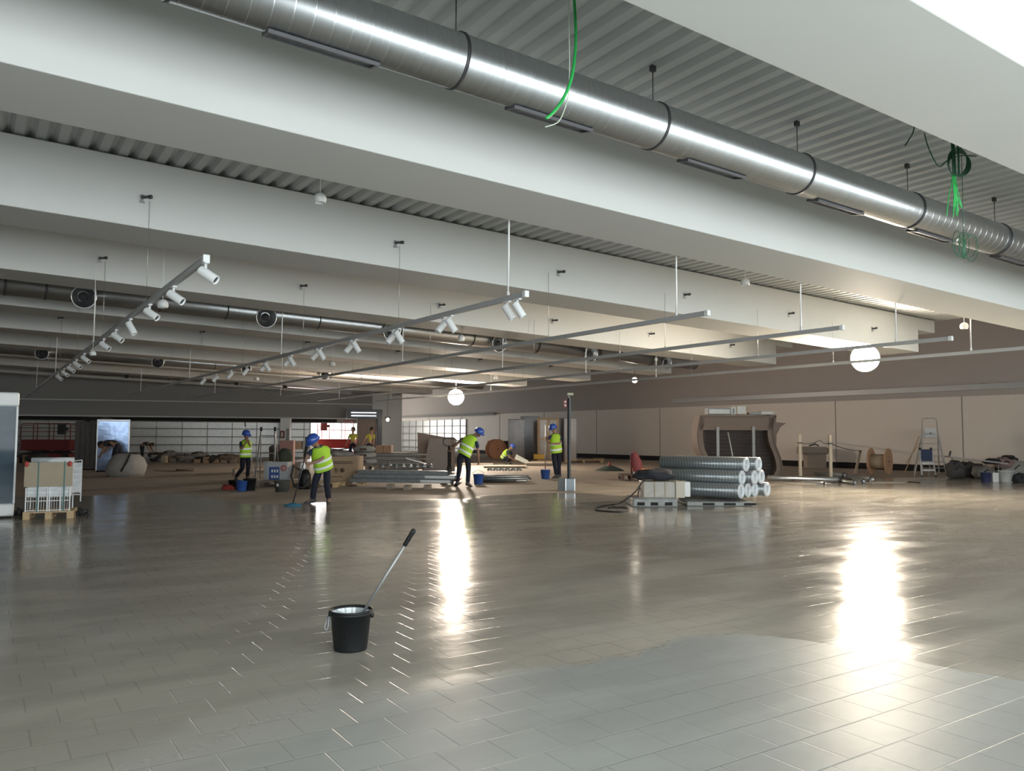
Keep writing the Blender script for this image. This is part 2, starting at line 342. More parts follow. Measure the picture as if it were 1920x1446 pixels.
# ------------------------------------------------------------------ ducts
def duct(label, Y, r, x0, x1, zc0, xref, rings, vents=(), nozz=(), rods=True, seams=True):
    zc = lambda x: zc0-SL*(x-xref)
    t = thing('spiral_duct', label, 'air duct', (x0, Y, zc(x0)))
    L_ = lambda x, y=Y, z=None: Vector((x-x0, y-Y, (zc(x) if z is None else z)-zc(x0)))
    m = MB(); m.tube(L_(x0), L_(x1), r, n=40); m.build('tube', DUCT, t)
    if seams:                                             # the spiral lock seams
        m = MB(); x = x0+0.1; ax = (L_(x1)-L_(x0)).normalized()
        while x < x1: m.lathe([(r-.0005, -0.005), (r+0.0018, 0), (r-.0005, 0.005)], 40, L_(x), ax); x += 0.155
        m.build('lock_seam', DUCT, t)
    for x in rings:
        ax = (L_(x1)-L_(x0)).normalized()
        q = MB(); q.lathe([(r, -0.014), (r+0.012, -0.014), (r+0.012, 0.014), (r, 0.014)], 40, L_(x), ax); q.build('joint_ring', DARKM, t)
        if rods:
            q = MB(); q.tube(L_(x, Y+0.0, zc(x)+r), L_(x, Y+0.0, zt(x)+0.02), 0.006, n=6); q.box(x-x0-0.03, x-x0+0.03, -0.02, 0.02, zt(x)-zc(x0)-0.06, zt(x)-zc(x0)+0.0); q.build('hanger', DARKM, t)
    for a, b in vents:
        # grille let into the lower flank that faces the camera
        ang = radians(-103); c = Vector((0, cos(ang)*-1, sin(ang))); tang = Vector((0, sin(ang)*-1*-1, cos(ang)*1)).normalized(); tang = c.cross(Vector((1, 0, 0))).normalized()
        q = MB()
        for s_ in (-0.085, 0.085): q.bar(L_(a)+c*(r+0.008)+tang*s_*0.9, L_(b)+c*(r+0.008)+tang*s_*0.9, 0.02, 0.03, c)
        for e in (a, b): q.bar(L_(e)+c*(r+0.008)-tang*0.085, L_(e)+c*(r+0.008)+tang*0.085, 0.03, 0.03, c)
        q.bar(L_(a)+c*(r+.001), L_(b)+c*(r+.001), 0.15, 0.006, c)
        g = q.build('vent_grille', DARKM, t)
        q = MB()
        for k in range(6): s_ = -0.06+0.024*k; q.bar(L_(a)+c*(r+0.004)+tang*s_, L_(b)+c*(r+0.004)+tang*s_, 0.007, 0.012, c)
        q.build('louvre', STEEL, g)
    for x, s_ in nozz:
        o = L_(x, Y-r*0.45, zc(x)-.11); d = Vector((0, -1, -0.2)).normalized()
        q = MB(); q.lathe([(0.15*s_, -0.05), (0.17*s_, 0.10), (0.255*s_, 0.20), (0.255*s_, 0.23), (0.235*s_, 0.23), (0.235*s_, 0.205), (0.12*s_, 0.12), (0.11*s_, 0.02)], 24, o, d); nz = q.build('jet_nozzle', DUCT, t)
        q = MB(); q.lathe([(0.0, 0.15), (0.085*s_, 0.148), (0.105*s_, 0.11)], 20, o, d); q.build('throat_shade_disc', DUCTD, nz)  # dark disc paints the shade inside the nozzle
    return t
duct('large shiny spiral air duct with long slot grilles hanging nearest the camera', 5.95, 0.235, -1.5, 21.0, 4.65, 3.95,
     [1.01+2.327*k for k in range(0, 9)], vents=[(1.72, 2.6), (3.95, 4.83), (6.15, 7.03), (8.35, 9.25), (10.5, 11.4), (12.75, 13.65)])
duct('shiny round air duct with jet nozzles between the third and fourth ceiling beams', 20.0, 0.25, -2, 20.9, 4.60, 0.2,
     [0.35+0.0, 1.1, 3.4, 4.9, 7.2, 9.5, 11.8, 14.1, 16.5, 18.8], nozz=[(1.81, 1), (5.79, 1), (9.15, 1), (12.58, 1), (16.02, 1), (19.3, 0.8)], rods=False, seams=False)
duct('dim air duct with two round nozzles further back', 34.3, 0.25, -2, 20.9, 4.55, 0.2,
     [3.0, 8.0, 13.0], nozz=[(1.83, 0.9), (5.78, 0.9), (9.2, 0.8), (12.6, 0.8)], rods=False, seams=False)
duct('dark thin duct close under the roof before the far wall', 43.8, 0.2, -2, 20.9, 4.60, 0.2,
     [3.0, 8.0, 13.0], nozz=[(3.3, 0.55), (6.0, 0.55), (8.7, 0.55), (11.3, 0.55), (13.9, 0.55)], rods=False, seams=False)

# ------------------------------------------------------------------ lighting tracks and what hangs on them
TZ = 3.24
TR = [(1.91, 8.68, 46.2, 'leftmost'), (5.82, 8.49, 46.0, 'second from the left'), (8.93, 8.27, 44.4, 'third from the left'),
      (11.96, 8.10, 42.5, 'fourth from the left'), (14.89, 7.85, 41.0, 'fifth from the left'), (17.71, 7.7, 40.0, 'rightmost')]
RODY = [8.85, 18.5, 28.3, 38.0]
for i, (x, ya, yb, nm) in enumerate(TR):
    t = thing('lighting_track', 'long grey lighting track hung below the beams, %s of six' % nm, 'lighting track', (x, ya, TZ), group='parallel lighting tracks')
    m = MB()
    m.box(-0.022, 0.022, 0, yb-ya, -0.032, 0.032); m.box(-0.03, 0.03, 0, yb-ya, 0.024, 0.038); m.build('rail', TRACK, t)
    MB().box(-0.034, 0.034, -0.04, 0.03, -0.04, 0.045).build('end_cap', WPAINT, t, 0.006)
    for ry in RODY:
        if ry < yb and not (i == 0 and ry < 10): q = MB(); q.tube((0, ry-ya+0.05, 0.03), (0.02, ry-ya+0.05, zt(x)-TZ), 0.013, n=8); q.tube((0, ry-ya+0.05, 0.03), (0, ry-ya+0.05, 0.1), 0.02, n=8); q.build('suspension_rod', WPAINT, t)
    for yy in [BY[k]-0.02 for k in range(2, 9)]:
        if yy < yb:
            q = MB(); q.tube((0, yy-ya-0.05, 0.03), (0, yy-ya-0.05, zb(x)+0.37-TZ), 0.0035, n=5); q.tube((0, yy-ya-0.05, 0.03), (0, yy-ya-0.05, 0.07), 0.012, n=6); q.build('suspension_cable', STEEL, t)

BX = [1.82, 5.77, 9.2, 12.6, 16.1, 19.5]
bracket0 = None
for bi, (k, bn) in enumerate(((2, 'second'), (3, 'third'), (4, 'fourth'), (5, 'fifth'), (6, 'sixth'))):
    for j, x in enumerate(BX):
        loc = (x, BY[k], zb(x)+0.42)
        if bracket0 is None:
            t = thing('cable_bracket', '', 'bracket', loc, group='metal cable brackets bolted to the beam sides')
            m = MB(); m.box(-0.02, 0.02, -0.012, 0, -0.05, 0.05); m.box(-0.035, 0.035, -0.03, -0.012, -0.075, -0.05); m.build('plate', STEEL, t)
            m = MB(); m.tube((0, 0, 0.0), (0.0, -0.1, 0.0), 0.02, n=10); m.tube((0, -0.05, 0.0), (0.10, -0.06, 0.02), 0.018, n=10); m.tube((0.08, -0.06, 0.015), (0.125, -0.06, 0.025), 0.028, n=10); m.build('clamp', DARKM, t)
            bracket0 = t
        else:
            t = copy_tree(bracket0); t.location = loc
        t['label'] = 'small metal cable bracket on the %s beam from the front, %s from the left' % (bn, ORD[j])

def spot_proto():
    t = thing('track_spotlight', '', 'spotlight')
    MB().box(-0.025, 0.025, -0.07, 0.07, -0.02, -0.0005).build('adapter', WPAINT, t, 0.004)
    MB().tube((0, 0, -0.02), (0, 0, -0.10), 0.016, n=10).build('arm', WPAINT, t)
    a = Vector((0, 0, 1)); m = MB(); m.lathe([(0.0, -0.02), (0.038, -0.02), (0.050, -0.012), (0.052, 0.0), (0.052, 0.195), (0.050, 0.20), (0.044, 0.20), (0.042, 0.18), (0.0, 0.18)], 24, (0, 0, 0), (0, 0, -1))
    hd = m.build('lamp_head', WPAINT, t)
    q = MB(); q.lathe([(0.041, 0.1815), (0.0, 0.1815)], 20, (0, 0, 0), (0, 0, -1)); q.build('lens', DARKM, hd)
    return t
spots1 = [(385, 517), (325, 557), (280, 589), (244, 612), (217, 632), (194, 648), (158, 673), (143, 683), (131, 691), (120, 699), (109, 706)]
spots2 = [(972, 577, 1), (953, 580, 1), (846, 606, 1), (829, 608, -1), (748, 629, 1), (734, 632, -1), (668, 646, 1), (655, 650, -1), (603, 662, 1), (591, 665, -1),
          (548, 675, 1), (539, 678, -1), (502, 685, 1), (494, 688, -1), (460, 693, -1), (431, 701, -1), (403, 708, -1), (380, 712, -1)]
sp0 = None
def add_spot(px, py, X, ang, label, group, head=None):
    global sp0
    p = atX(px, py, X); y = p.y
    if sp0 is None: sp0 = spot_proto(); t = sp0
    else: t = copy_tree(sp0)
    t.location = (X, y, TZ-0.032); t['label'] = label; t['group'] = group
    hd = [c for c in t.children if c.name.startswith('lamp_head')][0]
    d = Vector(ang).normalized()                       # beam direction, pivot below the arm
    hd.rotation_euler = (-d).to_track_quat('Z', 'Y').to_euler()
    hd.location = Vector((0, 0, -0.115))-d*0.055
    return t
cr_ = Vector((cos(YAW), -sin(YAW), 0)); fwd_ = Vector((sin(YAW), cos(YAW), 0))
for i, (px, py) in enumerate(spots1):
    d = cr_*0.85+Vector((0, 0, -0.55))+fwd_*-0.1 if i != 3 else cr_*0.5+Vector((0, 0, -0.85))
    add_spot(px, py, 1.91, d, 'white cylinder spotlight on the leftmost track, %s from its near end' % ORD[i], 'white spotlights on the leftmost track')
n2 = 0
for i, (px, py, s_) in enumerate(spots2):
    d = cr_*0.5+Vector((0, 0, -0.8)) if s_ > 0 else cr_*-0.55+Vector((0, 0, -0.75))+fwd_*-0.25
    nm = 'tilted to the right' if s_ > 0 else 'tilted to the left'
    add_spot(px+(2 if s_ < 0 else -2), py, 5.82, d, 'white spotlight %s, number %s from the near end of the second track' % (nm, ORD[i] if i < 14 else ['fifteen', 'sixteen', 'seventeen', 'eighteen'][i-14]), 'white spotlights on the second track')

# globe pendants
def globe(px, py, Y, r, label):
    p = atY(px, py, Y)
    t = thing('globe_pendant', label, 'pendant lamp', p, group='white globe pendants')
    q = MB(); q.lathe([(0.0, r), (r*0.35, r*0.93), (r*0.7, r*0.71), (r*0.93, r*0.35), (r, 0), (r*0.93, -r*0.38), (r*0.8, -r*0.62), (r*0.74, -r*0.62), (r*0.85, -r*0.3), (r*0.6, -r*0.1), (0, -r*0.05)], 24)
    q.build('shade', WPAINT, t)
    MB().tube((0, 0, r*0.95), (0, 0, zt(p.x)-p.z), 0.006, n=6).build('cord', WPAINT, t)
    return t
globe(600, 373, 10.2, 0.086, 'large white globe pendant hanging at left before the second beam')
globe(1397, 530, 10.2, 0.088, 'white globe pendant hanging in the middle of the right half before the second beam')
globe(1808, 612, 10.2, 0.10, 'white globe pendant hanging at far right beside the taupe wall')
globe(305, 571, 15.5, 0.10, 'white globe pendant partly behind the leftmost track')
globe(865, 635, 18.4, 0.10, 'white globe pendant in front of the shiny nozzle duct')
globe(623, 683, 26.0, 0.11, 'small distant white globe pendant under the dim beams, left of centre')
globe(481, 711, 36.0, 0.11, 'tiny distant white globe pendant left of the second track')
globe(174, 663, 17.0, 0.06, 'small ribbed pendant hanging close to the leftmost track')
globe(1190+40, 674, 19.5, 0.07, 'tiny white globe under the right end of the nozzle duct')
globe(930, 708, 30.0, 0.10, 'small distant white globe pendant right of the far floodlight')

# ------------------------------------------------------------------ floodlights
HOT = mat('lamp_glass_hot', (1, 1, 1), 0.5, emit=(1.0, 0.86, 0.68), es=700)
HOT2 = mat('lamp_glass_hot_far', (1, 1, 1), 0.5, emit=(1.0, 0.84, 0.68), es=700)
HOT3 = mat('lamp_glass_small', (1, 1, 1), 0.5, emit=(1.0, 0.88, 0.72), es=18)
def flood(p, rad, mt, label, hangz, aim):
    t = thing('floodlight', label, 'floodlight', p); aim = Vector(aim).normalized()
    q = MB(); q.lathe([(0.02, -rad*0.9), (rad*0.55, -rad*0.75), (rad*0.9, -rad*0.3), (rad*1.03, 0), (rad*1.03, 0.03), (rad*0.98, 0.03)], 28, (0, 0, 0), aim); q.build('housing', STEEL, t)
    q = MB(); q.lathe([(rad*0.98, 0.02), (rad*0.9, rad*0.3), (rad*0.62, rad*0.62), (rad*0.3, rad*0.8), (0, rad*0.86)], 28, (0, 0, 0), aim); q.build('glare_dome', mt, t)  # dome enlarged to stand in for the lamp's glare
    q = MB(); q.tube((0, 0, rad*0.98), (0, 0, hangz-p[2]), 0.012, n=8); q.build('hanger', DARKM, t)
    return t
pA = atY(1622, 672, 12.7); pB = atY(855, 745, 33.0); pC = atY(1190, 713, 22.0)
def toc(p, dz=-0.05): v = Vector((0, 0, EYE))-Vector(p); v.z *= 0.6; return v
flood(pA, 0.36, HOT, 'glaring round floodlight hanging at right below the beam ends', zb(pA.x)+0.02, toc(pA))
flood(pB, 0.37, HOT2, 'glaring floodlight hanging near the far end of the hall', zt(pB.x)+.02, toc(pB))
pD = atY(727, 787, 43.2)
t = thing('wall_lamp', 'small bright lamp high beside the dark door portal', 'lamp', pD)
MB().lathe([(0, -.10), (.09, -.05), (.11, 0), (.09, .05), (0, .10)], 16, ax=(1, 0, 0)).build('bulb', HOT3, t)
MB().box(-.16, .16, -.02, .06, .08, .16).build('bracket', DARKM, t); MB().tube((0, .03, .12), (0, .03, zt(pD.x)-pD.z), .01, n=6).build('stem', DARKM, t)
flood(pC, 0.10, HOT3, 'small lit spotlight hanging beside the nozzle duct end', zt(pC.x), toc(pC))

# ------------------------------------------------------------------ people
SKIN = mat('skin', (0.30, 0.17, 0.11), 0.55, var=0.05)
HAIR = mat('dark_hair', (0.02, 0.015, 0.012), 0.6)
NAVY = mat('navy_trousers', (0.010, 0.012, 0.026), 0.85, var=0.2, bump=0.4, bscale=12)
NAVYS = mat('navy_shirt', (0.02, 0.032, 0.07), 0.85, var=0.15)
HIVIS = mat('yellow_green_vest', (0.42, 0.72, 0.04), 0.7, var=0.08, bump=0.2, bscale=14)
BAND = mat('reflective_tape', (0.86, 0.90, 0.92), 0.35, var=0.03)
HELM = mat('blue_hard_hat', (0.035, 0.10, 0.45), 0.3, coat=0.4)
SHOE = mat('work_shoe', (0.06, 0.06, 0.065), 0.7)
GLOVE = mat('white_glove', (0.8, 0.82, 0.84), 0.7)
YELT = mat('dull_yellow_shirt', (0.42, 0.40, 0.05), 0.8)
def skin_mesh(name, V, E_, root=0, lvl=2):
    me = bpy.data.meshes.new(name); me.from_pydata([v[0] for v in V], E_, [])
    o = bpy.data.objects.new(name, me); col.objects.link(o)
    sk = o.modifiers.new('skin', 'SKIN'); sk.use_smooth_shade = True; sk.branch_smoothing = 0.4
    sv = me.skin_vertices[0].data if me.skin_vertices else None
    if sv is None:
        bm = bmesh.new(); bm.from_mesh(me); bm.verts.layers.skin.verify(); bm.to_mesh(me); bm.free(); sv = me.skin_vertices[0].data
    for i, v in enumerate(V):
        r = v[1]; sv[i].radius = r if isinstance(r, tuple) else (r, r); sv[i].use_root = (i == root)
    sb = o.modifiers.new('sub', 'SUBSURF'); sb.levels = sb.render_levels = lvl
    dg = bpy.context.evaluated_depsgraph_get(); ev = o.evaluated_get(dg)
    nm = bpy.data.meshes.new_from_object(ev); bpy.data.objects.remove(o)
    return nm
def mesh_obj(name, meshes, m, parent):
    bm = bmesh.new()
    for k in meshes: bm.from_mesh(k)
    me = bpy.data.meshes.new(name); bm.to_mesh(me); bm.free()
    for p in me.polygons: p.use_smooth = True; p.material_index = 0
    me.materials.clear(); me.materials.append(m)
    o = bpy.data.objects.new(name, me); col.objects.link(o); o.parent = parent
    return o
def head_mesh(c, face, upv, r=0.098):
    """skull with brow, nose, lips, chin and ears, looking along face"""
    f = Vector(face).normalized(); u = (Vector(upv)-f*Vector(upv).dot(f)).normalized(); s = f.cross(u)
    c = Vector(c); m = MB(); rings = []
    for z, wd, fr, bk in ((-1.22, .28, .42, .10), (-1.12, .46, .74, .30), (-.85, .60, .86, .62), (-.55, .68, .88, .82), (-.2, .76, .90, .98), (.15, .80, .92, 1.06), (.5, .80, .93, 1.04), (.85, .66, .74, .84), (1.08, .40, .44, .5), (1.18, .06, .08, .08)):
        rings.append([c+u*z*r+s*cos(a)*wd*r+f*(sin(a)*(fr if sin(a) > 0 else bk))*r for a in [2*pi*k/16 for k in range(16)]])
    m.loft(rings)
    m.loft([[c+f*r*(.85+d)+u*r*zz+s*k*r for k, zz in ((-w_, z0), (w_, z0), (w_*.5, z1), (-w_*.5, z1))] for d, w_, z0, z1 in ((0, .17, -.32, .18), (.14, .15, -.30, .05), (.30, .09, -.30, -.12))])      # nose
    m.loft([[c+f*r*(.84+d)+u*r*(zz-.62)+s*k*r for k, zz in ((-w_, 0), (-w_*.4, -.07), (w_*.4, -.07), (w_, 0), (w_*.4, .07), (-w_*.4, .07))] for d, w_ in ((0, .30), (.09, .22))])        # lips
    for q in (-1, 1):
        m.loft([[c+s*q*r*(.76+d)+f*r*(.0+cos(a)*.16*k)+u*r*(-.15+sin(a)*.27*k) for a in [2*pi*j/8 for j in range(8)]] for d, k in ((0, .8), (.14, 1), (.17, .7))])  # ear
    me = bpy.data.meshes.new('h'); me.from_pydata(m.v, [], m.f); return me, c, f, u, s
def limb_ring(c, a, b, ra, rb, n=16): return [c+a*cos(2*pi*k/n)*ra+b*sin(2*pi*k/n)*rb for k in range(n)]

def person(root, J, face, k=1.0, vest=True, helmet=True, shirt=NAVYS, gloves=None, curl=0.6):
    """J: joint name -> local (x right, y away, z up). The body is one skinned surface, clothes follow it."""
    J = {a: Vector(b) for a, b in J.items()}
    V, E_, ix = [], [], {}
    def add(n, p, r, par=None):
        ix[n] = len(V); V.append((Vector(p), r if isinstance(r, tuple) else r*k)); V[-1] = (V[-1][0], tuple(q*k for q in r) if isinstance(r, tuple) else r*k)
        if par is not None: E_.append((ix[par], ix[n]))
    pel, chest, neck, hd = J['pelvis'], J['chest'], J['neck'], J['head']
    add('pel', pel, (0.125, 0.10)); add('wst', pel.lerp(chest, .45), (0.115, 0.09), 'pel'); add('ch', chest, (0.135, 0.105), 'wst')
    add('nk0', chest.lerp(neck, .72), .062, 'ch'); add('nk', neck, .05, 'nk0'); add('hb', neck.lerp(hd, .5), .052, 'nk')
    for q in 'LR':
        sh, el, wr_ = J['sh'+q], J['el'+q], J['wr'+q]
        add('sh'+q, sh, .052, 'ch'); add('ua'+q, sh.lerp(el, .5), .045, 'sh'+q); add('el'+q, el, .037, 'ua'+q); add('fa'+q, el.lerp(wr_, .4), .041, 'el'+q); add('wr'+q, wr_, .025, 'fa'+q)
        d = (wr_-el).normalized(); side = d.cross(Vector(face)); side = side.normalized() if side.length > .1 else d.cross(Vector((0, 0, 1))).normalized(); pn = d.cross(side)
        pc = wr_+d*.055*k; add('pm'+q, pc, (.030, .018), 'wr'+q)
        for fi, (off, ln) in enumerate(((-.028, .072), (-.010, .082), (.009, .077), (.027, .060))):
            b0 = pc+d*.038*k+side*off*k; b1 = b0+(d*.62+pn*curl*.5).normalized()*ln*.5*k; b2 = b1+(d*.25+pn*curl).normalized()*ln*.5*k
            add('f%d%s' % (fi, q), b0, .0095, 'pm'+q); add('g%d%s' % (fi, q), b1, .0085, 'f%d%s' % (fi, q)); add('t%d%s' % (fi, q), b2, .007, 'g%d%s' % (fi, q))
        t0 = wr_+d*.035*k+side*-.034*k; add('th'+q, t0, .011, 'wr'+q); add('ti'+q, t0+(d*.6-side*.45+pn*.4).normalized()*.05*k, .009, 'th'+q)
        hp, kn, an = J['hip'+q], J['kn'+q], J['an'+q]
        add('hp'+q, hp, .085, 'pel'); add('tg'+q, hp.lerp(kn, .5), .072, 'hp'+q); add('kn'+q, kn, .052, 'tg'+q); add('cf'+q, kn.lerp(an, .35), .052, 'kn'+q); add('an'+q, an, .034, 'cf'+q)
        toe = J.get('toe'+q, an+Vector(face)*.1); add('to'+q, toe, .03, 'an'+q)
    upv = (hd-neck).normalized()
    hm, c, f, u, s = head_mesh(hd, face, upv, .098*k)
    mesh_obj('body', [skin_mesh('b', V, E_), hm], SKIN, root)
    # eyes
    m = MB()
    for q in (-1, 1): m.lump(c+f*.088*k+s*q*.034*k+u*.008*k, .012*k, .008*k, .007*k, 0, 8, 5)
    m.build('eyes', HAIR, root)
    # trousers
    T = [(pel+(chest-pel)*.18, (.135*k, .105*k)), (pel, (.142*k, .112*k))]; TE = [(0, 1)]
    for q in 'LR':
        hp, kn, an = J['hip'+q], J['kn'+q], J['an'+q]; b = len(T)
        T += [(hp, .098*k), (hp.lerp(kn, .5), .088*k), (kn, .072*k), (kn.lerp(an, .5), .066*k), (an+Vector((0, 0, -.02)), .066*k)]
        TE += [(1, b), (b, b+1), (b+1, b+2), (b+2, b+3), (b+3, b+4)]
    mesh_obj('trousers', [skin_mesh('t', T, TE, 1)], NAVY, root)
    # shirt with short sleeves
    T = [(pel.lerp(chest, .12), (.13*k, .105*k)), (pel.lerp(chest, .5), (.128*k, .10*k)), (chest, (.145*k, .115*k)), (chest.lerp(neck, .6), .075*k)]; TE = [(0, 1), (1, 2), (2, 3)]
    for q in 'LR':
        sh, el = J['sh'+q], J['el'+q]; b = len(T); T += [(sh, .065*k), (sh.lerp(el, .45), .058*k), (sh.lerp(el, .72), .056*k)]; TE += [(2, b), (b, b+1), (b+1, b+2)]
    mesh_obj('shirt', [skin_mesh('s', T, TE, 2)], shirt, root)
    side = (J['shR']-J['shL']); side = side.normalized()
    if vest:
        ax = (neck-pel).normalized(); ss = (side-ax*side.dot(ax)).normalized(); ff = ss.cross(ax)
        lo = pel-ax*.04*k
        P = [(lo, .205, .150), (pel.lerp(chest, .3), .195, .145), (pel.lerp(chest, .65), .20, .148), (chest, .205, .145), (chest.lerp(neck, .45), .185, .125), (chest.lerp(neck, .75), .12, .09), (chest.lerp(neck, .9), .085, .075)]
        rings = [limb_ring(p_+ss*.012*sin(i*2.1), ss, ff, a*k, b*k, 20) for i, (p_, a, b) in enumerate(P)]
        m = MB(); m.loft(rings, cap=False); vv = m.build('vest', HIVIS, root)
        for t_ in (.16, .56):
            p0 = lo.lerp(chest, t_); p1 = lo.lerp(chest, t_+.135)
            m = MB(); m.loft([limb_ring(p0, ss, ff, .209*k, .155*k, 20), limb_ring(p1, ss, ff, .207*k, .153*k, 20)], cap=False); m.build('reflective_band', BAND, vv)
        m = MB()                                            # dark V of the shirt at the open neck
        q0 = chest.lerp(neck, .80)
        m.loft([limb_ring(q0, ss, ff, .117*k, .09*k, 12), limb_ring(chest.lerp(neck, .93), ss, ff, .078*k, .068*k, 12)], cap=True); m.build('collar', shirt, root)
    if vest:
        f3 = (Vector(face)-ax*Vector(face).dot(ax)); f3 = f3.normalized()
        if abs(f3.dot(ff)) > .55 and f3.y < 0:               # open front of the vest
            sg = 1 if f3.dot(ff) > 0 else -1; m = MB()
            top = chest.lerp(neck, .82)+ff*sg*.100*k; bot = chest.lerp(neck, -.1)+ff*sg*.158*k
            m.loft([[top+ss*.055*k, top-ss*.055*k, top-ss*.055*k-ff*sg*.03*k, top+ss*.055*k-ff*sg*.03*k], [bot+ss*.008*k, bot-ss*.008*k, bot-ss*.008*k-ff*sg*.05*k, bot+ss*.008*k-ff*sg*.05*k]], smooth=False); m.build('shirt_front', shirt, root)
    if helmet:
        m = MB(); R_ = .138*k
        rings = []
        for z, kx in ((-.02, 1.0), (.03, .99), (.07, .90), (.105, .68), (.128, .36), (.135, .05)):
            rings.append([c+u*(.018+z)*k+s*cos(a)*R_*.90*kx+f*sin(a)*R_*kx*1.02 for a in [2*pi*j/20 for j in range(20)]])
        m.loft(rings)
        rings = [[c+u*(.0+dz)*k+s*cos(a)*R_*.93*kx+f*(sin(a)*R_*kx*(1.3 if sin(a) > 0 else 1.03)) for a in [2*pi*j/20 for j in range(20)]] for dz, kx in ((.002, .9), (-.002, 1.07), (.006, 1.07), (.012, .95))]
        m.loft(rings)
        m.build('hard_hat', HELM, root)
    else:
        m = MB(); rings = []
        for z, kx in ((-.05, .95), (.0, 1.06), (.05, 1.05), (.10, .78), (.128, .2)):
            rings.append([c+u*z*k-f*.016*k+s*cos(a)*.088*kx*k+f*sin(a)*.098*kx*k*(.86 if sin(a) > 0 and z < .04 else 1.0) for a in [2*pi*j/16 for j in range(16)]])
        m.loft(rings); m.build('hair', HAIR, root)
    for q in 'LR':
        an = J['an'+q]; toe = J.get('toe'+q, an+Vector(face)*.1); d = (toe-an); d.z = min(d.z, 0)*.4; d = d.normalized() if d.length > 0 else Vector((1, 0, 0)); s2 = d.cross(Vector((0, 0, 1))).normalized()
        h_ = Vector((an.x, an.y, max(0.0, an.z-.085*k)))
        m = MB(); uu = Vector((0, 0, 1))
        m.loft([[h_+d*x*k+s2*yy*w_*k+uu*zz*k for yy, zz in ((-1, 0.0), (1, 0.0), (.9, zt_*.6), (.45, zt_), (-.45, zt_), (-.9, zt_*.6))] for x, w_, zt_ in ((-.075, .03, .07), (-.05, .042, .11), (.03, .045, .105), (.11, .05, .065), (.18, .044, .045), (.205, .02, .025))])
        m.build('shoe', SHOE, root)
    if gloves:
        for q in gloves:
            m = MB(); wr_ = J['wr'+q]; d = (wr_-J['el'+q]).normalized(); cc = wr_+d*.075*k
            m.lump(cc, .062*k, .045*k, .075*k, .08, 12, 8); m.build('glove', GLOVE, root)
    return root

def pjoint(P0, s, table):                    # pixel offsets + depth -> local metres
    return {n: ((x-P0[0])*s, dy, max((P0[1]-y)*s, 0.0)) for n, (x, y, dy) in table.items()}

# front worker with the floor squeegee
P0 = (598, 944); r, s = put('person', 'worker in blue hard hat leaning over, pushing a floor squeegee, nearest of the workers', 'person', *P0)
J = pjoint(P0, s, dict(pelvis=(604, 877, .05), chest=(601, 849, -.08), neck=(596, 836, -.16), head=(590.5, 826.5, -.24),
    shL=(586, 845, -.16), elL=(578, 858, -.25), wrL=(576, 868, -.33), shR=(611, 846, -.02), elR=(606, 861, -.20), wrR=(583, 871, -.34),
    hipL=(596, 880, .05), knL=(590, 908, -.03), anL=(586, 935, .0), toeL=(576, 941, -.08), hipR=(611, 880, .07), knR=(612, 908, .02), anR=(615, 935, .05), toeR=(618, 941, -.10)))
person(r, J, (-.62, -.55, -.62), 1.0, gloves='L')
PS = at(549, 949)
t = thing('floor_squeegee', 'long handled floor squeegee with blue mop head held by the front worker', 'squeegee', PS, VIEW); s2 = mpp(PS)
hand = at(576, 946); top_l = Vector(((574-549)*s2, .05, (949-838)*s2))
MB().tube((0, 0, .05), tuple(top_l), .013, n=8).build('handle', DARKM, t)
m = MB(); m.lathe([(.0, 0.0), (.17, 0.0), (.19, .012), (.13, .035), (.04, .06), (0, .065)], 20, sy=.55); m.build('mop_head', mat('teal_mop', (0.03, 0.16, 0.25), 0.8, bump=.5), t)

# worker with a long white pole at left
P0 = (458, 900); r, s = put('person', 'worker in blue hard hat striding with a long white pole, leftmost in a vest', 'person', *P0)
J = pjoint(P0, s, dict(pelvis=(459, 855, 0), chest=(459, 832, 0), neck=(460, 824, -.02), head=(461, 815, -.06),
    shL=(453, 830, -.16), elL=(456, 842, -.24), wrL=(464, 833, -.32), shR=(464, 830, .14), elR=(467, 838, .0), wrR=(467, 825, -.2),
    hipL=(455, 858, -.06), knL=(455, 879, -.05), anL=(440, 893, .12), toeL=(439, 899, .15), hipR=(464, 858, .06), knR=(465, 877, -.02), anR=(464, 893, 0), toeR=(468, 899, -.1)))
person(r, J, (.75, -.5, -.25), 1.0)
pb = at(480, 884)
t = thing('long_pole', 'long white pole held upright by the striding worker', 'pole', at(480, 897), VIEW); s2 = mpp(t.location)
MB().tube((0, -.15, .0), ((463-480)*s2, -.3, (897-797)*s2), .017, n=8).build('shaft', WHITEP, t)
MB().tube(((463.3-480)*s2, -.3, (897-800)*s2), ((462.7-480)*s2, -.3, (897-793)*s2), .022, n=8).build('tip', DARKM, t)

# bending worker seen from behind
P0 = (868, 913); r, s = put('person', 'worker in blue hard hat seen from behind, bending right towards a blue bucket', 'person', *P0)
J = pjoint(P0, s, dict(pelvis=(870, 851, 0), chest=(879, 828, .03), neck=(889, 816, .06), head=(897, 811.5, .08),
    shL=(868, 824, .05), elL=(858, 830, .12), wrL=(848, 841, .14), shR=(893, 829, -.02), elR=(896, 846, .0), wrR=(897, 862, .05),
    hipL=(862, 855, 0), knL=(861, 881, -.03), anL=(857, 904, .0), toeL=(855, 909, .1), hipR=(877, 857, .02), knR=(878, 883, 0), anR=(877, 905, .0), toeR=(881, 910, .1)))
person(r, J, (.75, .55, -.35), 1.0)

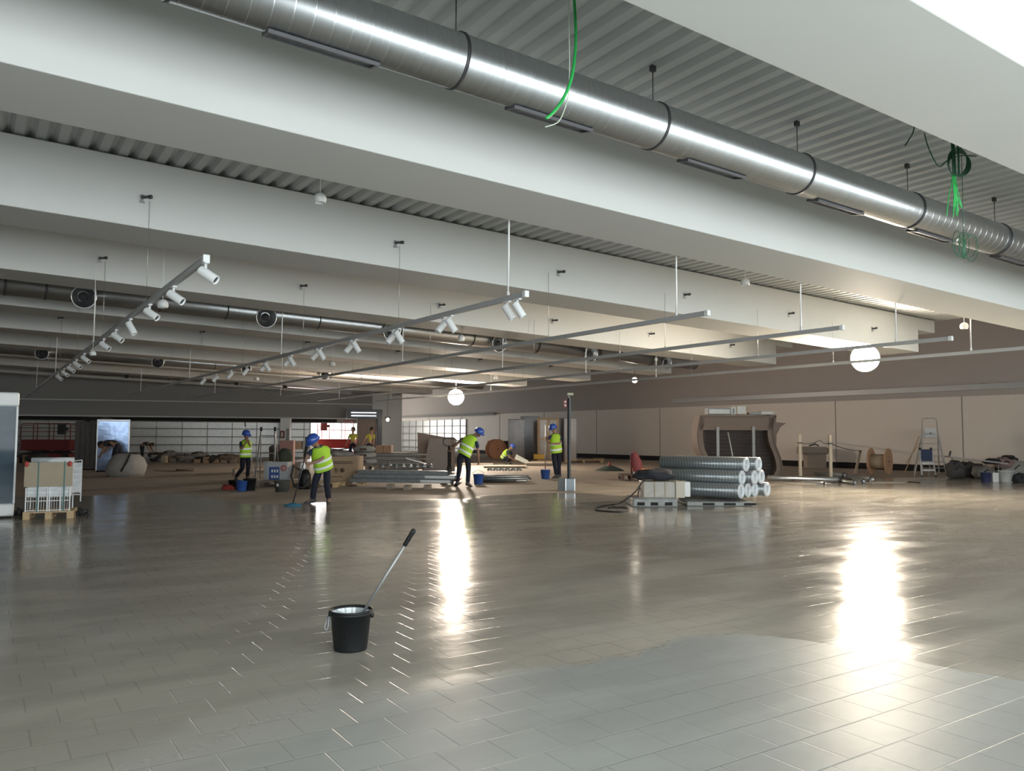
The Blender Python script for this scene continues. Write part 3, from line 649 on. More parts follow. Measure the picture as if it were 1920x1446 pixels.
# crouching worker
P0 = (950, 871); r, s = put('person', 'worker in blue hard hat crouching over a pale board near the cable drum', 'person', *P0)
J = pjoint(P0, s, dict(pelvis=(944, 858, .1), chest=(950, 848.5, 0), neck=(955, 843, -.05), head=(960.5, 838, -.1),
    shL=(951, 846, -.17), elL=(955, 857, -.25), wrL=(963, 862, -.25), shR=(956, 847, .15), elR=(962, 856, .1), wrR=(967, 860, 0),
    hipL=(943, 861, 0), knL=(956, 857, -.18), anL=(950, 866, -.1), toeL=(955, 869, -.15), hipR=(945, 861, .2), knR=(958, 858, .2), anR=(952, 866, .2), toeR=(957, 869, .15)))
person(r, J, (.7, -.4, -.5), 1.05)

# standing worker with a mop
P0 = (1041, 897); r, s = put('person', 'worker in blue hard hat standing beside the black post, holding a mop handle', 'person', *P0)
J = pjoint(P0, s, dict(pelvis=(1043, 847, 0), chest=(1041, 823, -.02), neck=(1039, 812, -.05), head=(1036.5, 803, -.10),
    shL=(1031, 818, -.10), elL=(1027, 829, -.20), wrL=(1024, 824, -.38), shR=(1051, 818, .02), elR=(1050, 832, -.10), wrR=(1034, 832, -.36),
    hipL=(1038, 851, 0), knL=(1040, 872, -.03), anL=(1043, 890, 0), toeL=(1037, 895, -.1), hipR=(1048, 851, .02), knR=(1048, 872, .02), anR=(1049, 890, .08), toeR=(1045, 895, 0)))
person(r, J, (-.75, -.45, -.40), 1.0)
t, s = put('mop', 'upright mop standing in the blue bucket beside the standing worker', 'mop', 1022.5, 896)
t.location = at(1022.5, 896)+Vector((0, 0, .02))
MB().tube((0, 0, .12), (.5*s, -.02, (896-795)*s), .014, n=8).build('handle', ALU, t)
MB().tube((0, 0, .3), (0, 0, .85), .0165, n=8).build('handle_sleeve', mat('red_plastic', (0.45, 0.05, 0.03), 0.5), t)
MB().lathe([(0, 0), (.07, 0), (.05, .08), (.02, .14), (0, .14)], 12).build('mop_head', GREYP, t)

# distant people without hats
def walker(P0, label, sc_, lean=0.0, shirt=YELT, face=(.8, .2, -.1)):
    r, s = put('person', label, 'person', *P0); H = sc_
    def q(x, z, y=0): return (x*H, y, z*H)
    J = dict(pelvis=q(0, .93), chest=q(lean*.3, 1.24), neck=q(lean*.42, 1.42), head=q(lean*.5, 1.57),
        shL=q(lean*.35-.15, 1.33, .05), elL=q(-.22, 1.08, 0), wrL=q(-.30, .90, -.08), shR=q(lean*.35+.15, 1.33, 0), elR=q(.22, 1.06, 0), wrR=q(.2, .84, -.12),
        hipL=q(-.08, .90), knL=q(-.12, .50, -.03), anL=q(-.16, .09), hipR=q(.08, .90), knR=q(.12, .50, .03), anR=q(.16, .09))
    person(r, J, face, H, vest=False, helmet=False, shirt=shirt)
walker((661, 867), 'distant person in a dull yellow top standing in front of the bright doorway', 1.08, .0, face=(-.4, -.7, -.2))
walker((692, 868), 'distant person in a yellow top walking beside the dark door frame', 1.08, .25, face=(.9, .2, -.2))
def bender(P0, label, H, flip=1, k=1.0):
    r, s = put('person', label, 'person', *P0)
    q = lambda x, z, y=0: (x*H*flip, y, z*H)
    J = dict(pelvis=q(.16, .92), chest=q(-.10, 1.08), neck=q(-.25, 1.0), head=q(-.36, .92), shL=q(-.13, 1.03, -.15), elL=q(-.2, .8, -.15), wrL=q(-.32, .62, -.1),
        shR=q(-.13, 1.03, .15), elR=q(-.22, .8, .15), wrR=q(-.36, .64, .1), hipL=q(.16, .88, -.08), knL=q(.08, .48, -.08), anL=q(.12, .09, -.08), hipR=q(.16, .88, .1), knR=q(.2, .48, .1), anR=q(.22, .09, .1))
    person(r, J, (-.5*flip, -.1, -.8), H*k, vest=False, helmet=False, shirt=DARKC)
bender((209, 890), 'dark clothed person bending over in front of the glossy bluish panel', 1.12)
bender((271, 868), 'distant dark clothed person stooping before the white shelving', .95, -1)

# ------------------------------------------------------------------ left: display cabinet, loaded pallet, wrapped stack
t, s = put('display_cabinet', 'tall white display cabinet with bluish glass door cut by the left edge', 'display cabinet', 0, 972, rz=-.03)
x0, x1 = -110*s, 23.0*s
MB().box(x0, x1, -.02, .7, 210*s, 237*s).build('top_panel', WPAINT, t, .03)
MB().box(x0, x1-.01, -.02, .7, 3*s, 27*s).build('base_panel', WPAINT, t, .03)
m = MB(); m.box(x1-.035, x1-.005, 0, .03, 27*s, 210*s); m.box(x1-.035, x1-.005, .66, .69, 27*s, 210*s); m.box(x0, x1-.01, .66, .69, 27*s, 210*s); m.build('frame', WPAINT, t)
GL = mat('cabinet_glass', (0.07, 0.10, 0.13), 0.05, spec=0.15, metal=0.0, var=0.3, scale=1.5, stretch=(1, 1, 3))
MB().box(x0, x1-.035, .01, .02, 27*s, 210*s).build('glass_door', GL, t)
m = MB()
for z in (70, 115, 160): m.box(x0, x1-.04, .08, .64, z*s, z*s+.02)
m.build('shelf', mat('cabinet_shelf', (.25, .3, .36), .4), t)
MB().box(x0+.1, x1-.1, .05, .6, 0, 3*s).build('plinth', BLACKP, t)

def pallet(parent, w_, d_, h_, mt=WOOD, bottom=True):
    """deck boards, stringer blocks, bottom boards; origin at the front left foot"""
    m = MB(); nb = 7
    for k in range(nb): y = k*(d_-.1)/(nb-1); m.box(0, w_, y, y+.1, h_*.84, h_)
    m.build('deck_board', mt, parent)
    m = MB()
    for x in (0, w_/2-.05, w_-.1):
        for y in (0, d_/2-.05, d_-.1): m.box(x, x+.1, y, y+.1, h_*.15, h_*.7)
        m.box(x, x+.1, 0, d_, h_*.7, h_*.84)
    m.build('block', mt, parent)
    if bottom:
        m = MB()
        for x in (0, w_/2-.05, w_-.1): m.box(x, x+.1, 0, d_, 0, h_*.15)
        m.build('bottom_board', mt, parent)

t, s = put('wooden_pallet', 'light wooden pallet under the strapped wire display at left', 'pallet', 42, 975, rz=-.16); s0 = s
pallet(t, 84*s, .75, 14*s)
base = t.location.copy()
R2 = Matrix.Rotation(VIEW, 3, 'Z')
t = thing('wire_display_load', 'white wire display wrapped in film with a cardboard sheet strapped to its front', 'packed display', base+Vector((0, 0, 14*s)), -.16)
H = 100*s; hs = s; s = s*.87
m = MB()
for x in (4, 28, 45, 49, 70, 88): MB().bar((x*s, .04, 0), (x*s, .04, H*.45), .018).build('front_post', WPAINT, t)
for x in range(8, 88, 5): m.tube((x*s, .06, 0), (x*s, .06, H*.4), .004, n=5)
for z in (.02, .2, .36): m.bar((4*s, .05, z*H), (88*s, .05, z*H), .012)
for x in (4, 88): MB().bar((x*s, .66, 0), (x*s, .66, H*.9), .018).build('rear_post', WPAINT, t)
m.build('wire_frame', WPAINT, t)
m = MB(); m.box(4*s, 90*s, .06, .68, H*.26, H*.9); m.build('wrapped_bundle', FILM, t, .02)
m = MB(); m.box(0, 92*s, .0, .03, H*.47, H*.93); cb = m.build('cardboard_sheet', CARDL, t)
m = MB()
for x in (25, 75): m.box(x*s, (x+2.6)*s, -.006, .0, 0, H*.95)
m.build('strap', mat('green_strap', (.06, .17, .16), .5), t)
m = MB(); m.tube((8*s, .3, H*.955), (92*s, .3, H*.955), .055, n=14); m.build('film_roll', FILM, t)
m = MB()
for x in (4, 86): m.lump((x*s, -.012, H*.9), .035, .012, .045, .1, 10, 6)
m.build('red_sticker', mat('red_sticker', (.4, .05, .04), .6), t)
m = MB(); m.bar((104*s, .66, H*.12), (104*s, .66, H*.95), .02); m.bar((88*s, .66, H*.26), (104*s, .66, H*.26), .016); m.bar((88*s, .66, H*.93), (104*s, .66, H*.95), .016); m.box(90*s, 103*s, .64, .66, H*.3, H*.9); m.build('side_frame', FILM, t)
for px, lb in ((153, 'right'), (36, 'left')):
    t, s = put('castor_bundle', 'small heap of black castors on the floor at the %s of the strapped pallet' % lb, 'castors', px, 968)
    m = MB()
    for k in range(5):
        a = k*1.3; m.tube((cos(a)*.09, sin(a)*.08, .05+.03*(k % 3)), (cos(a)*.09+.03, sin(a)*.08+.02, .05+.03*(k % 3)), .045, n=12)
    m.build('wheel', RUBBER, t); m = MB(); m.lump((0, 0, .06), .08, .06, .06, .3, seed=3); m.build('fork', DARKM, t)

# dark wrapped stack with a glossy sheet
t, s = put('wrapped_stack', 'tall dark stack of goods wrapped in film behind the strapped pallet', 'wrapped stack', 180, 882)
m = MB(); m.box(-46*s, 4*s, .2, 1.7, .02, 93*s); m.build('goods', FILMD, t, .03)
m = MB()
for k in range(5): m.box((-46+k*10)*s, (-37+k*10)*s, .16, .2, (2+k)*s, 91*s)
m.build('folded_film', FILMD, t)
m = MB(); m.lump((-20*s, .9, 94*s), 26*s, .7, 7*s, .25, 18, 8, 5); m.build('loose_cover', mat('black_film', (.03, .03, .03), .35, bump=.6), t)
MIR = mat('glossy_blue_film', (0.13, 0.165, 0.24), 0.12, metal=1.0, var=0.12, scale=9, bump=0.10, bscale=5)
t, s = put('glossy_panel', 'tall upright panel in mirror bright bluish film beside the dark wrapped stack', 'wrapped panel', 208, 885, rz=VIEW+.42)
m = MB(); m.box(-25*s, 29*s, 0, .06, .05, 95*s); m.build('panel', MIR, t, .01)
m = MB(); m.box(-26*s, 30*s, -.02, .08, 95*s, 98*s); m.box(27.5*s, 30*s, -.02, .07, .05, 96*s); m.box(-26*s, -24*s, -.02, .07, .05, 96*s); m.build('edge_frame', STEEL, t)
m = MB(); m.box(-25*s, 29*s, -.05, .3, 0, .06); m.build('base', BLACKP, t)

# big white sack
t, s = put('bulk_bag', 'large crumpled whitish woven sack on the floor at left', 'bulk bag', 236, 893)
BAG = mat('woven_sack', (0.36, 0.34, 0.315), 0.85, var=.12, bump=.8, bscale=3)
m = MB(); rings = []
for z, a, b, ox in ((0, 28, .5, 0), (8, 31, .62, 0), (20, 31, .65, 2), (32, 26, .55, 3), (40, 20, .42, 1), (43, 12, .3, -2)):
    rings.append([Vector(((ox+a*(abs(cos(q))**.7)*(1 if cos(q) > 0 else -1)*(1+.05*sin(5*q+z)))*s, b*(abs(sin(q))**.7)*(1 if sin(q) > 0 else -1)*(1+.06*sin(3*q+z*.3)), z*s)) for q in [2*pi*k/24 for k in range(24)]])
m.loft(rings); m.build('sack', BAG, t)
m = MB(); m.path([(20*s, -.52, 42*s), (18*s, -.62, 30*s), (9*s, -.69, 10*s)], .03, 6); m.build('dark_strap', DARKC, t)
m = MB(); m.path([(-20*s, -.2, 36*s), (-12*s, -.3, 42*s), (6*s, -.2, 43*s), (22*s, 0, 43*s)], .035, 6); m.build('tied_rim', DARKC, t)
t, s = put('floor_cable', 'small loose coil of brown cable on the dusty floor at left', 'cable', 345, 884)
m = MB(); m.path([((cos(a)*(14+2*sin(a*1.7))+a*.2)*s, sin(a)*.5, .02+.004*a) for a in [k*.35 for k in range(54)]], .016, 6)
m.path([(14*s, 0, .02), (-30*s, -.3, .02), (-60*s, .2, .02)], .014, 6); m.build('cable', mat('brown_cable', (.12, .08, .06), .6), t)

# ------------------------------------------------------------------ scissor lifts
def lift(px, py, w_, zdeck, ztop, label, mt, control_left=True, H=1.0):
    t, s = put('scissor_lift', label, 'scissor lift', px, py)
    D = 1.1
    MB().box(-w_/2, w_/2, 0, D, zdeck-.55, zdeck).build('platform', mt, t, .02)
    m = MB(); m.box(-w_/2+.05, w_/2-.05, .1, D-.1, .18, .42); m.build('chassis', mt, t, .03)
    for x in (-w_/2+.25, w_/2-.25):
        for y in (.06, D-.16): MB().tube((x, y, .2), (x, y+.1, .2), .2, n=20).build('wheel', RUBBER, t)
    m = MB()
    for y in (.2, D-.2):
        for z0, z1 in ((.42, zdeck-.55),): m.bar((-w_/2+.2, y, z0), (w_/2-.2, y, z1), .06); m.bar((-w_/2+.2, y, z1), (w_/2-.2, y, z0), .06)
    m.build('scissor_arm', DARKM, t)
    m = MB(); r_ = .022
    for y in (.02, D-.02):
        m.path([(-w_/2, y, zdeck), (-w_/2, y, ztop-.08), (-w_/2+.08, y, ztop), (w_/2-.08, y, ztop), (w_/2, y, ztop-.08), (w_/2, y, zdeck)], r_, 8)
        m.tube((-w_/2, y, (zdeck+ztop)/2), (w_/2, y, (zdeck+ztop)/2), r_*.8, n=6)
        for k in (1, 2): xx = -w_/2+w_*k/3; m.tube((xx, y, zdeck), (xx, y, ztop), r_*.9, n=6)
    for x in (-w_/2, w_/2):
        for z in (ztop, (zdeck+ztop)/2): m.tube((x, .02, z-.08 if z == ztop else z), (x, D-.02, z-.08 if z == ztop else z), r_*.8, n=6)
    m.build('guard_rail', mt, t)
    cx = -w_*.32 if control_left else w_*.33
    m = MB(); m.box(cx-.2, cx+.2, -.06, .06, ztop-.55, ztop-.04); m.box(cx+.2, cx+.32, -.05, .05, ztop-.35, ztop-.2); m.build('control_box', DRED if control_left else DARKM, t, .02)
    return t
lift(83, 866, 2.5, 1.12, 1.93, 'dull red scissor lift at the far left behind the wrapped goods', DRED, False)
lift(628, 860, 2.15, 1.17, 2.22, 'bright red scissor lift standing against the daylight opening', RED)

# far shelving
def shelf_run(name, label, pts, h, bay, nsh, mt):
    """white gondola shelving along a line"""
    a, b = Vector(pts[0]), Vector(pts[1]); L_ = (b-a).length; t = thing(name, label, 'shelving', a, atan2((b-a).y, (b-a).x))
    MB().box(0, L_, .30, .34, .05, h).build('back_panel', mt, t)
    for k in range(nsh):
        z = .3+(h-.3)*k/(nsh)+.06; MB().box(0, L_, 0, .30, z, z+.045).build('shelf', mat('shelf_edge', (.22, .22, .21), .5), t)
    x = 0
    while x <= L_+.01: m = MB(); m.box(x-.02, x+.02, .26, .30, 0, h); m.box(x-.015, x+.015, 0, .26, .0, .1); m.build('upright', GREYP, t); x += bay
    MB().box(0, L_, 0, .3, 0, .12).build('kick_plate', GREYP, t)
    return t
SH = mat('white_shelf_metal', (.62, .62, .60), .3, metal=.2, var=.1)
pa, pb2 = Vector((0.5, fy(.5)-.6, 0)), Vector((16.2, fy(16.2)-.6, 0))
shelf_run('shelving_run', 'long run of empty white shelving along the far wall', (pa, pb2), 2.10, 1.33, 4, SH)
shelf_run('shelving_run', 'empty white shelving along the right wall beyond the leaning boards', (Vector((32.6, 72, 0)), Vector((32.6, 56.5, 0))), 2.72, 1.33, 4, SH)
t = thing('cable_tray', 'grey cable tray on the right wall above the white shelving', 'cable tray', (32.7, 52, 3.0))
m = MB(); m.box(0, .25, 0, 16, 0, .16); m.build('tray', DARKG, t)
t = thing('wall_trunking', 'long cable trunking sagging slightly along the taupe upper wall', 'trunking', (32.72, 10, 3.3))
m = MB(); m.box(0, .24, 0, 23, .0, .05); m.box(0, .03, 0, 23, .05, .22); m.build('tray', TRACK, t)
m = MB(); m.path([(.05, k*.5, .16+.05*sin(k*1.7)) for k in range(46)], .045, 6); m.build('cables', GREYP, t)
tag(MB().box(32.86, 32.96, 14.3, 14.85, 5.55, 5.85).build('junction_box', WHITEP), 'small white box high on the taupe wall beside the right globe pendant', 'junction box')
# door portal at the right of the opening
t = thing('door_portal', 'dark grey door portal with louvred lintel beside the daylight opening', 'door frame', (18.05, 44.7, 0), -.26)
m = MB(); m.box(-.1, 1.98, -.3, .25, 2.36, 2.92); m.build('lintel', mat('portal_grey', (.11, .12, .14), .5), t)
m = MB(); m.box(1.72, 1.98, -.2, .2, 0, 2.36); m.build('jamb', MATS['portal_grey'], t)
m = MB()
for z in (2.52, 2.70): m.box(.15, 1.6, -.33, -.3, z, z+.045)
m.build('lit_slot', mat('lit_slot', (1, 1, 1), .5, emit=(.95, .97, 1), es=2.5), t)
m = MB(); m.box(.55, 1.70, .05, .12, 0, 2.36); m.build('door_leaf', BROWNB, t)
# square pillar with a fire notice
t, s = put('advert_pillar', 'white pillar with a small framed notice behind the pink board', 'pillar', 533, 862)
MB().box(-9*s, 9*s, 0, .35, 0, 77*s).build('shaft', WPAINT, t)
MB().box(-9.4*s, 0, -.02, 0, 40*s, 54*s).build('notice', mat('notice', (.20, .09, .08), .6), t)
MB().box(-6.5*s, -3.5*s, -.028, -.02, 43*s, 51*s).build('pictogram', WHITEP, t)
MB().box(2*s, 8.5*s, -.02, 0, 26*s, 58*s).build('side_sheet', GREYP, t)

# ------------------------------------------------------------------ middle: buckets, ladder, boxes
def bucket(px, py, rb, rt_, h_, label, mt, water=None, group=None, name='bucket', rz=VIEW):
    t, s = put(name, label, 'bucket', px, py, group, rz); n = 36
    m = MB(); m.lathe([(0, 0), (rb, 0), (rb+(rt_-rb)*.08, .01), (rt_*.985, h_*.93), (rt_*1.05, h_*.94), (rt_*1.06, h_), (rt_*1.0, h_), (rt_*.96, h_*.93), (rb*.93, .015), (0, .012)], n); m.build('body', mt, t)
    if water: m = MB(); m.lathe([(0, h_*.80), (rb+(rt_-rb)*.72, h_*.80)], n); m.build('water', water, t)
    return t, s
bucket(453, 921, .11, .14, .26, 'small blue bucket between the red cloth and the black bucket', BLUEP)
bucket(468, 920, .13, .165, .30, 'black bucket beside the small blue bucket at left', BLACKPL)
bucket(439, 918, .12, .15, .24, 'black bucket partly behind the small blue one', BLACKPL)
t, s = put('cleaning_cloth', 'crumpled red cloth on the floor beside the buckets', 'cloth', 427, 919)
m = MB(); m.lump((0, 0, .05), .15, .12, .08, .3, seed=4); m.build('cloth', REDC, t)
t, s = bucket(897, 908, .12, .155, .29, 'blue bucket standing under the bending worker\'s hand', BLUEP)
m = MB(); m.path([(.15*cos(a), .0+.05*sin(a), .27+.0*a) for a in ()] or [(-.155, 0, .27), (-.16, -.05, .34), (0, -.1, .42), (.16, -.05, .34), (.155, 0, .27)], .006, 6); m.build('handle', STEEL, t)
bucket(1022.5, 898, .125, .165, .30, 'blue bucket beside the standing worker with the mop in it', BLUEP)

# stepladder behind
def ladder(px, py, wb, wt, h_, label, mt=ALU, rungs=5, rear=True, lean=.35, hoop=0, col_='ladder', name='step_ladder', rail=.022):
    t, s = put(name, label, 'ladder', px, py)
    for q in (-1, 1):
        m = MB(); m.bar((q*wb/2, 0, 0), (q*wt/2, lean, h_), rail*1.4, rail*2.2); m.build('side_rail', mt, t)
        if rear: m = MB(); m.bar((q*wb/2*1.05, lean*2.4, 0), (q*wt/2, lean, h_*.97), rail, rail*1.6); m.build('rear_leg', mt, t)
        m = MB(); m.box(q*wb/2-.03, q*wb/2+.03, -.03, .03, 0, .05); m.build('foot', RUBBER, t)
    for k in range(rungs):
        f_ = (k+1)/(rungs+.6); z = h_*f_; ww = wb+(wt-wb)*f_; m = MB(); m.box(-ww/2, ww/2, lean*f_-.04, lean*f_+.04, z-.015, z+.015); m.build('rung', mt, t)
    if hoop:
        m = MB(); m.path([(-wt/2, lean, h_), (-wt/2*.9, lean*1.1, h_+hoop*.9), (-wt/2*.6, lean*1.12, h_+hoop), (wt/2*.6, lean*1.12, h_+hoop), (wt/2*.9, lean*1.1, h_+hoop*.9), (wt/2, lean, h_)], .016, 8); m.build('hand_hoop', mt, t)
        m = MB(); m.box(-wt/2*.9, wt/2*.9, lean-.05, lean+.22, h_-.02, h_+.02); m.build('top_platform', WPAINT, t)
    return t, s
t, s = ladder(496, 900, .62, .44, 1.55, 'aluminium stepladder standing between the striding worker and the pink board', mat('worn_alu', (.3, .3, .3), .45, metal=.7), 5, lean=.25)
m = MB()
for q in (-1, 1): m.tube((q*.22, .25, 1.53), (q*.22, .25, 1.66), .035, n=10)
m.build('rail_cap', BLACKP, t)

def cube(px, py, wpx, hpx, d, label, mt, name='cardboard_box', cat='box', z=0.0, rz=VIEW, group=None, bevel=.006, tape=True):
    """carton whose front left foot is at a pixel; size from the photo"""
    t, s = put(name, label, cat, px, py, group, rz); t.location.z += z
    MB().box(0, wpx*s, 0, d, 0, hpx*s).build('carton' if cat == 'box' else 'body', mt, t, bevel)
    if tape: MB().box(wpx*s*.46, wpx*s*.54, -.002, d, hpx*s*.8, hpx*s+.002).build('tape', mat('packing_tape', (.34, .25, .17), .4), t)
    return t, s
# long trolley / low pallet line
t, s = put('wooden_pallet', 'grey wooden pallet under the blue and white box', 'pallet', 480, 913); pallet(t, 95*s, .9, .14, WOODG)
pz = .14
t, s = cube(500, 909, 38, 33, .5, 'white box printed with a blue grid and a red ring, on the grey pallet', mat('white_print_box', (.42, .44, .46), .6), z=.14, tape=False)
W38 = 38*s; H33 = 33*s
MB().box(W38*.1, W38*.62, -.004, 0, 0, H33*.72).build('blue_print', mat('blue_print', (.04, .09, .30), .6), t)
m = MB()
for r_ in (.10, .42):
    for k in range(3): m.box(W38*(.22+.13*k), W38*(.30+.13*k), -.007, -.004, H33*r_, H33*(r_+.16))
m.build('white_windows', WHITEP, t)
m = MB(); m.lathe([(.055, 0), (.085, 0), (.085, .003), (.055, .003)], 24, (W38*.82, -.001, H33*.66), (0, -1, 0)); m.tube((W38*.82-.03, -.004, H33*.66-.03), (W38*.82+.03, -.004, H33*.66+.03), .01, n=6); m.build('red_ring', mat('red_print', (.5, .05, .04), .6), t)
MB().box(-6*s, 0, .0, .5, 0, H33*1.02).build('dark_side_board', GREYP, t)
cube(538, 907, 14, 26, .5, 'brown carton beside the blue and white box', CARD, z=.14)
cube(552, 906, 20, 30, .5, 'dark brown carton behind the front worker\'s arm', BROWNB, z=.14)
t, s = put('wooden_pallet', 'pale wooden pallet end sticking out behind the front worker', 'pallet', 540, 914); pallet(t, 90*s, .8, .13, WOOD)
cube(523, 886, 26, 60, .25, 'tall dusky pink board standing behind the boxes', PINK, name='pink_board', cat='board', tape=False)
t, s = put('round_bin', 'dark round-topped bin behind the stepladder', 'bin', 516, 884)
m = MB(); m.lathe([(0, 0), (.22, 0), (.25, .85), (.26, .86), (.24, .95), (.12, 1.02), (0, 1.03)], 20); m.build('shell', mat('dark_bin', (.09, .085, .08), .6), t)
t, s = put('rucksack', 'dark green rucksack leaning in front of the pink board', 'rucksack', 536, 897); t.location.z += .42
m = MB(); m.lump((0, -.1, .26), .24, .13, .28, .15, 16, 10, 7); m.build('bag', mat('olive_cloth', (.06, .075, .05), .9), t)
m = MB(); m.path([(-.2, -.16, .1), (-.24, -.2, .3), (-.1, -.22, .52), (.05, -.2, .54)], .02, 6); m.build('shoulder_strap', DARKC, t)
t, s = put('black_tub', 'low grey-black tub with a white disc on its side, in front of the pallets', 'tub', 529, 922)
m = MB(); m.lathe([(0, 0), (.16, 0), (.20, .27), (.21, .28), (.18, .28), (.15, .03), (0, .03)], 24); m.build('body', mat('dusty_black', (.07, .07, .065), .7), t)
m = MB(); m.lathe([(0, .0), (.04, 0), (.04, .012), (0, .012)], 16, (-.07, -.165, .17), (-.3, -1, 0)); m.build('disc', WHITEP, t)
t, s = put('vacuum_cleaner', 'black upright machine with dark hose behind the front worker\'s squeegee', 'vacuum cleaner', 571, 917)
m = MB(); m.lathe([(0, 0), (.15, 0), (.17, .08), (.15, .38), (.09, .5), (0, .52)], 20); m.build('drum', BLACKPL, t)
m = MB(); m.path([(0, 0, .6), (.0, .0, .9), (.03, 0, 1.15), (.06, 0, 1.32)], .035, 8); m.box(.0, .13, -.04, .04, 1.25, 1.36); m.build('wand', BLACKP, t)
m = MB(); m.path([(-.1, -.1, .5), (-.25, -.2, .6), (-.3, -.2, .35), (-.2, -.25, .08), (.05, -.3, .05), (.2, -.2, .3)], .03, 8); m.build('hose', RUBBER, t)
for px, lb in ((549, 'left'), (566, 'right')):
    t, s = put('grey_crate', 'grey plastic crate on top of the cartons, %s one of two' % lb, 'crate', px, 884); t.location.z = .85
    m = MB(); m.box(0, 15*s, 0, .4, 0, .32); m.build('crate', GREYP if lb == 'right' else CARD, t, .01)
    m = MB(); m.box(-.01, 15*s+.01, -.01, .41, .29, .33); m.build('rim', DARKG, t)

# big printed carton on pallet
t, s = put('wooden_pallet', 'pale wooden pallet under the large carton marked 916', 'pallet', 612, 911); pallet(t, 64*s, 1.0, 8*s)
t, s = put('cardboard_box', 'large brown carton marked 916 beside the front worker', 'box', 614, 911); t.location.z += 8*s
MB().box(0, 55*s, .03, .95, 0, 47*s).build('carton', CARD, t, .008)
INK = mat('brown_ink', (.10, .065, .045), .8)
m = MB()
def digit(ch, x, z, w_, h_, th, y=.02):
    seg = {'9': 'abcdfg', '1': 'bc', '6': 'acdefg', 'A': 'abcefg', 'M': ''}[ch]
    R = dict(a=(0, w_, h_-th, h_), d=(0, w_, 0, th), g=(0, w_, h_/2-th/2, h_/2+th/2), b=(w_-th, w_, h_/2, h_), c=(w_-th, w_, 0, h_/2), e=(0, th, 0, h_/2), f=(0, th, h_/2, h_))
    for q in seg: a = R[q]; m.box(x+a[0], x+a[1], y, y+.012, z+a[2], z+a[3])
digit('9', 12*s, 17*s, 4.2*s, 8*s, 1.2*s); digit('1', 16.6*s, 17*s, 2.4*s, 8*s, 1.2*s)
m.lathe([(0, 0), (4.2*s, 0), (4.2*s, .012), (0, .012)], 24, (27*s, .032, 21*s), (0, -1, 0))
for z, a, b in ((36, 6, 44), (33, 10, 46), (8, 8, 28)):
    x = a
    while x < b: m.box(x*s, (x+1.6)*s, .02, .032, z*s, (z+1.7)*s); x += 2.5
m.build('print', INK, t)
t, s = put('rubbish_heap', 'loose wrapping and offcuts heaped on the large brown carton', 'rubbish', 640, 911); t.location.z += 55*s; t.location.y += .4
tag(t, kind='stuff')
m = MB(); m.lump((0, 0, .03), .45, .3, .13, .35, 20, 8, 9); m.lump((-.28, .0, .05), .2, .2, .16, .4, seed=2); m.build('scraps', RUB, t)

# grey sacks stacked behind, flat boards, boxes
for k in range(3):
    t, s = put('plaster_sack', 'plump grey paper sack on the pallet behind the large carton, %s from the bottom' % ORD[k], 'sack', 682, 893, 'grey sacks stacked behind the large carton')
    t.location.z += .40+.21*k
    m = MB(); m.lump((0, 0, .11), .46-.03*k, .3, .115, .05, 20, 10, 11+k); m.build('sack', mat('paper_sack', (.34, .34, .33), .8, var=.15), t)
    MB().box(-.1, .14, -.32, -.30, .07, .15).build('label', INK, t)
t, s = put('wooden_pallet', 'pallet under the stack of grey sacks', 'pallet', 665, 893); pallet(t, 44*s, .8, .4*.4, WOODG)
t, s = put('wooden_pallet', 'second pallet under the stack of grey sacks', 'pallet', 665, 893); pallet(t, 44*s, .8, .2, WOODG); t.location.z += .17
for k, (dx, w_, lb) in enumerate(((704, 13, 'left'), (718, 15, 'right'))):
    cube(dx, 890, w_, 14, .4, 'small brown carton on the stacked boards, %s one of a pair' % lb, mat('orange_carton', (.36, .22, .14), .8), z=.78)
for k in range(13):
    t, s = put('plasterboard', 'thin dusty grey panel in the untidy stack before the leaning boards, %s from the bottom' % ORD[k], 'panel', 739, 889, 'thin grey panels in an untidy stack')
    t.location.z += .12+.052*k; t.rotation_euler.z = VIEW+random.uniform(-.14, .14); w_ = random.uniform(.72, .95)
    MB().box(-w_, w_+.2*(k % 3), -.1, .75, 0, .034).build('panel', mat('grey_panel_%d' % (k % 3), ((.36, .33, .31), (.24, .23, .23), (.42, .40, .38))[k % 3], .6), t)
t, s = put('wooden_pallet', 'pallet under the untidy stack of thin panels', 'pallet', 702, 889); pallet(t, 75*s, .8, .12, WOOD)
# leaning boards
LB = mat('grey_brown_board', (.30, .255, .235), .6, var=.04)
def quad_board(px, py, pts, lean, th, label, mt):
    t, s = put('leaning_board', label, 'board', px, py)
    P = [((x-px)*s, (py-y)*s) for x, y in pts]; H = max(z for _, z in P)
    vs = [Vector((x, lean*z/H+d, z)) for d in (0, th) for x, z in P]; n = len(P)
    MB().add(vs, [tuple(range(n)), tuple(reversed(range(n, 2*n)))]+[((i+1) % n, i, n+i, n+(i+1) % n) for i in range(n)]).build('board', mt, t)
quad_board(790, 886, [(779, 811), (851, 823), (853, 884), (796, 886), (783, 872)], .5, .02, 'large brown board leaning behind, with a torn lower left corner', BROWNB)
quad_board(822, 887, [(803, 823), (844, 823), (841, 886), (793, 886)], .25, .02, 'lighter grey-brown board leaning in front of the large brown board', LB)
t, s = put('paper_roll', 'short brown roll lying at the foot of the leaning boards', 'roll', 785, 880); m = MB(); m.tube((-.15, -.1, .16), (.15, .2, .16), .15, n=18); m.build('roll', CARD, t)
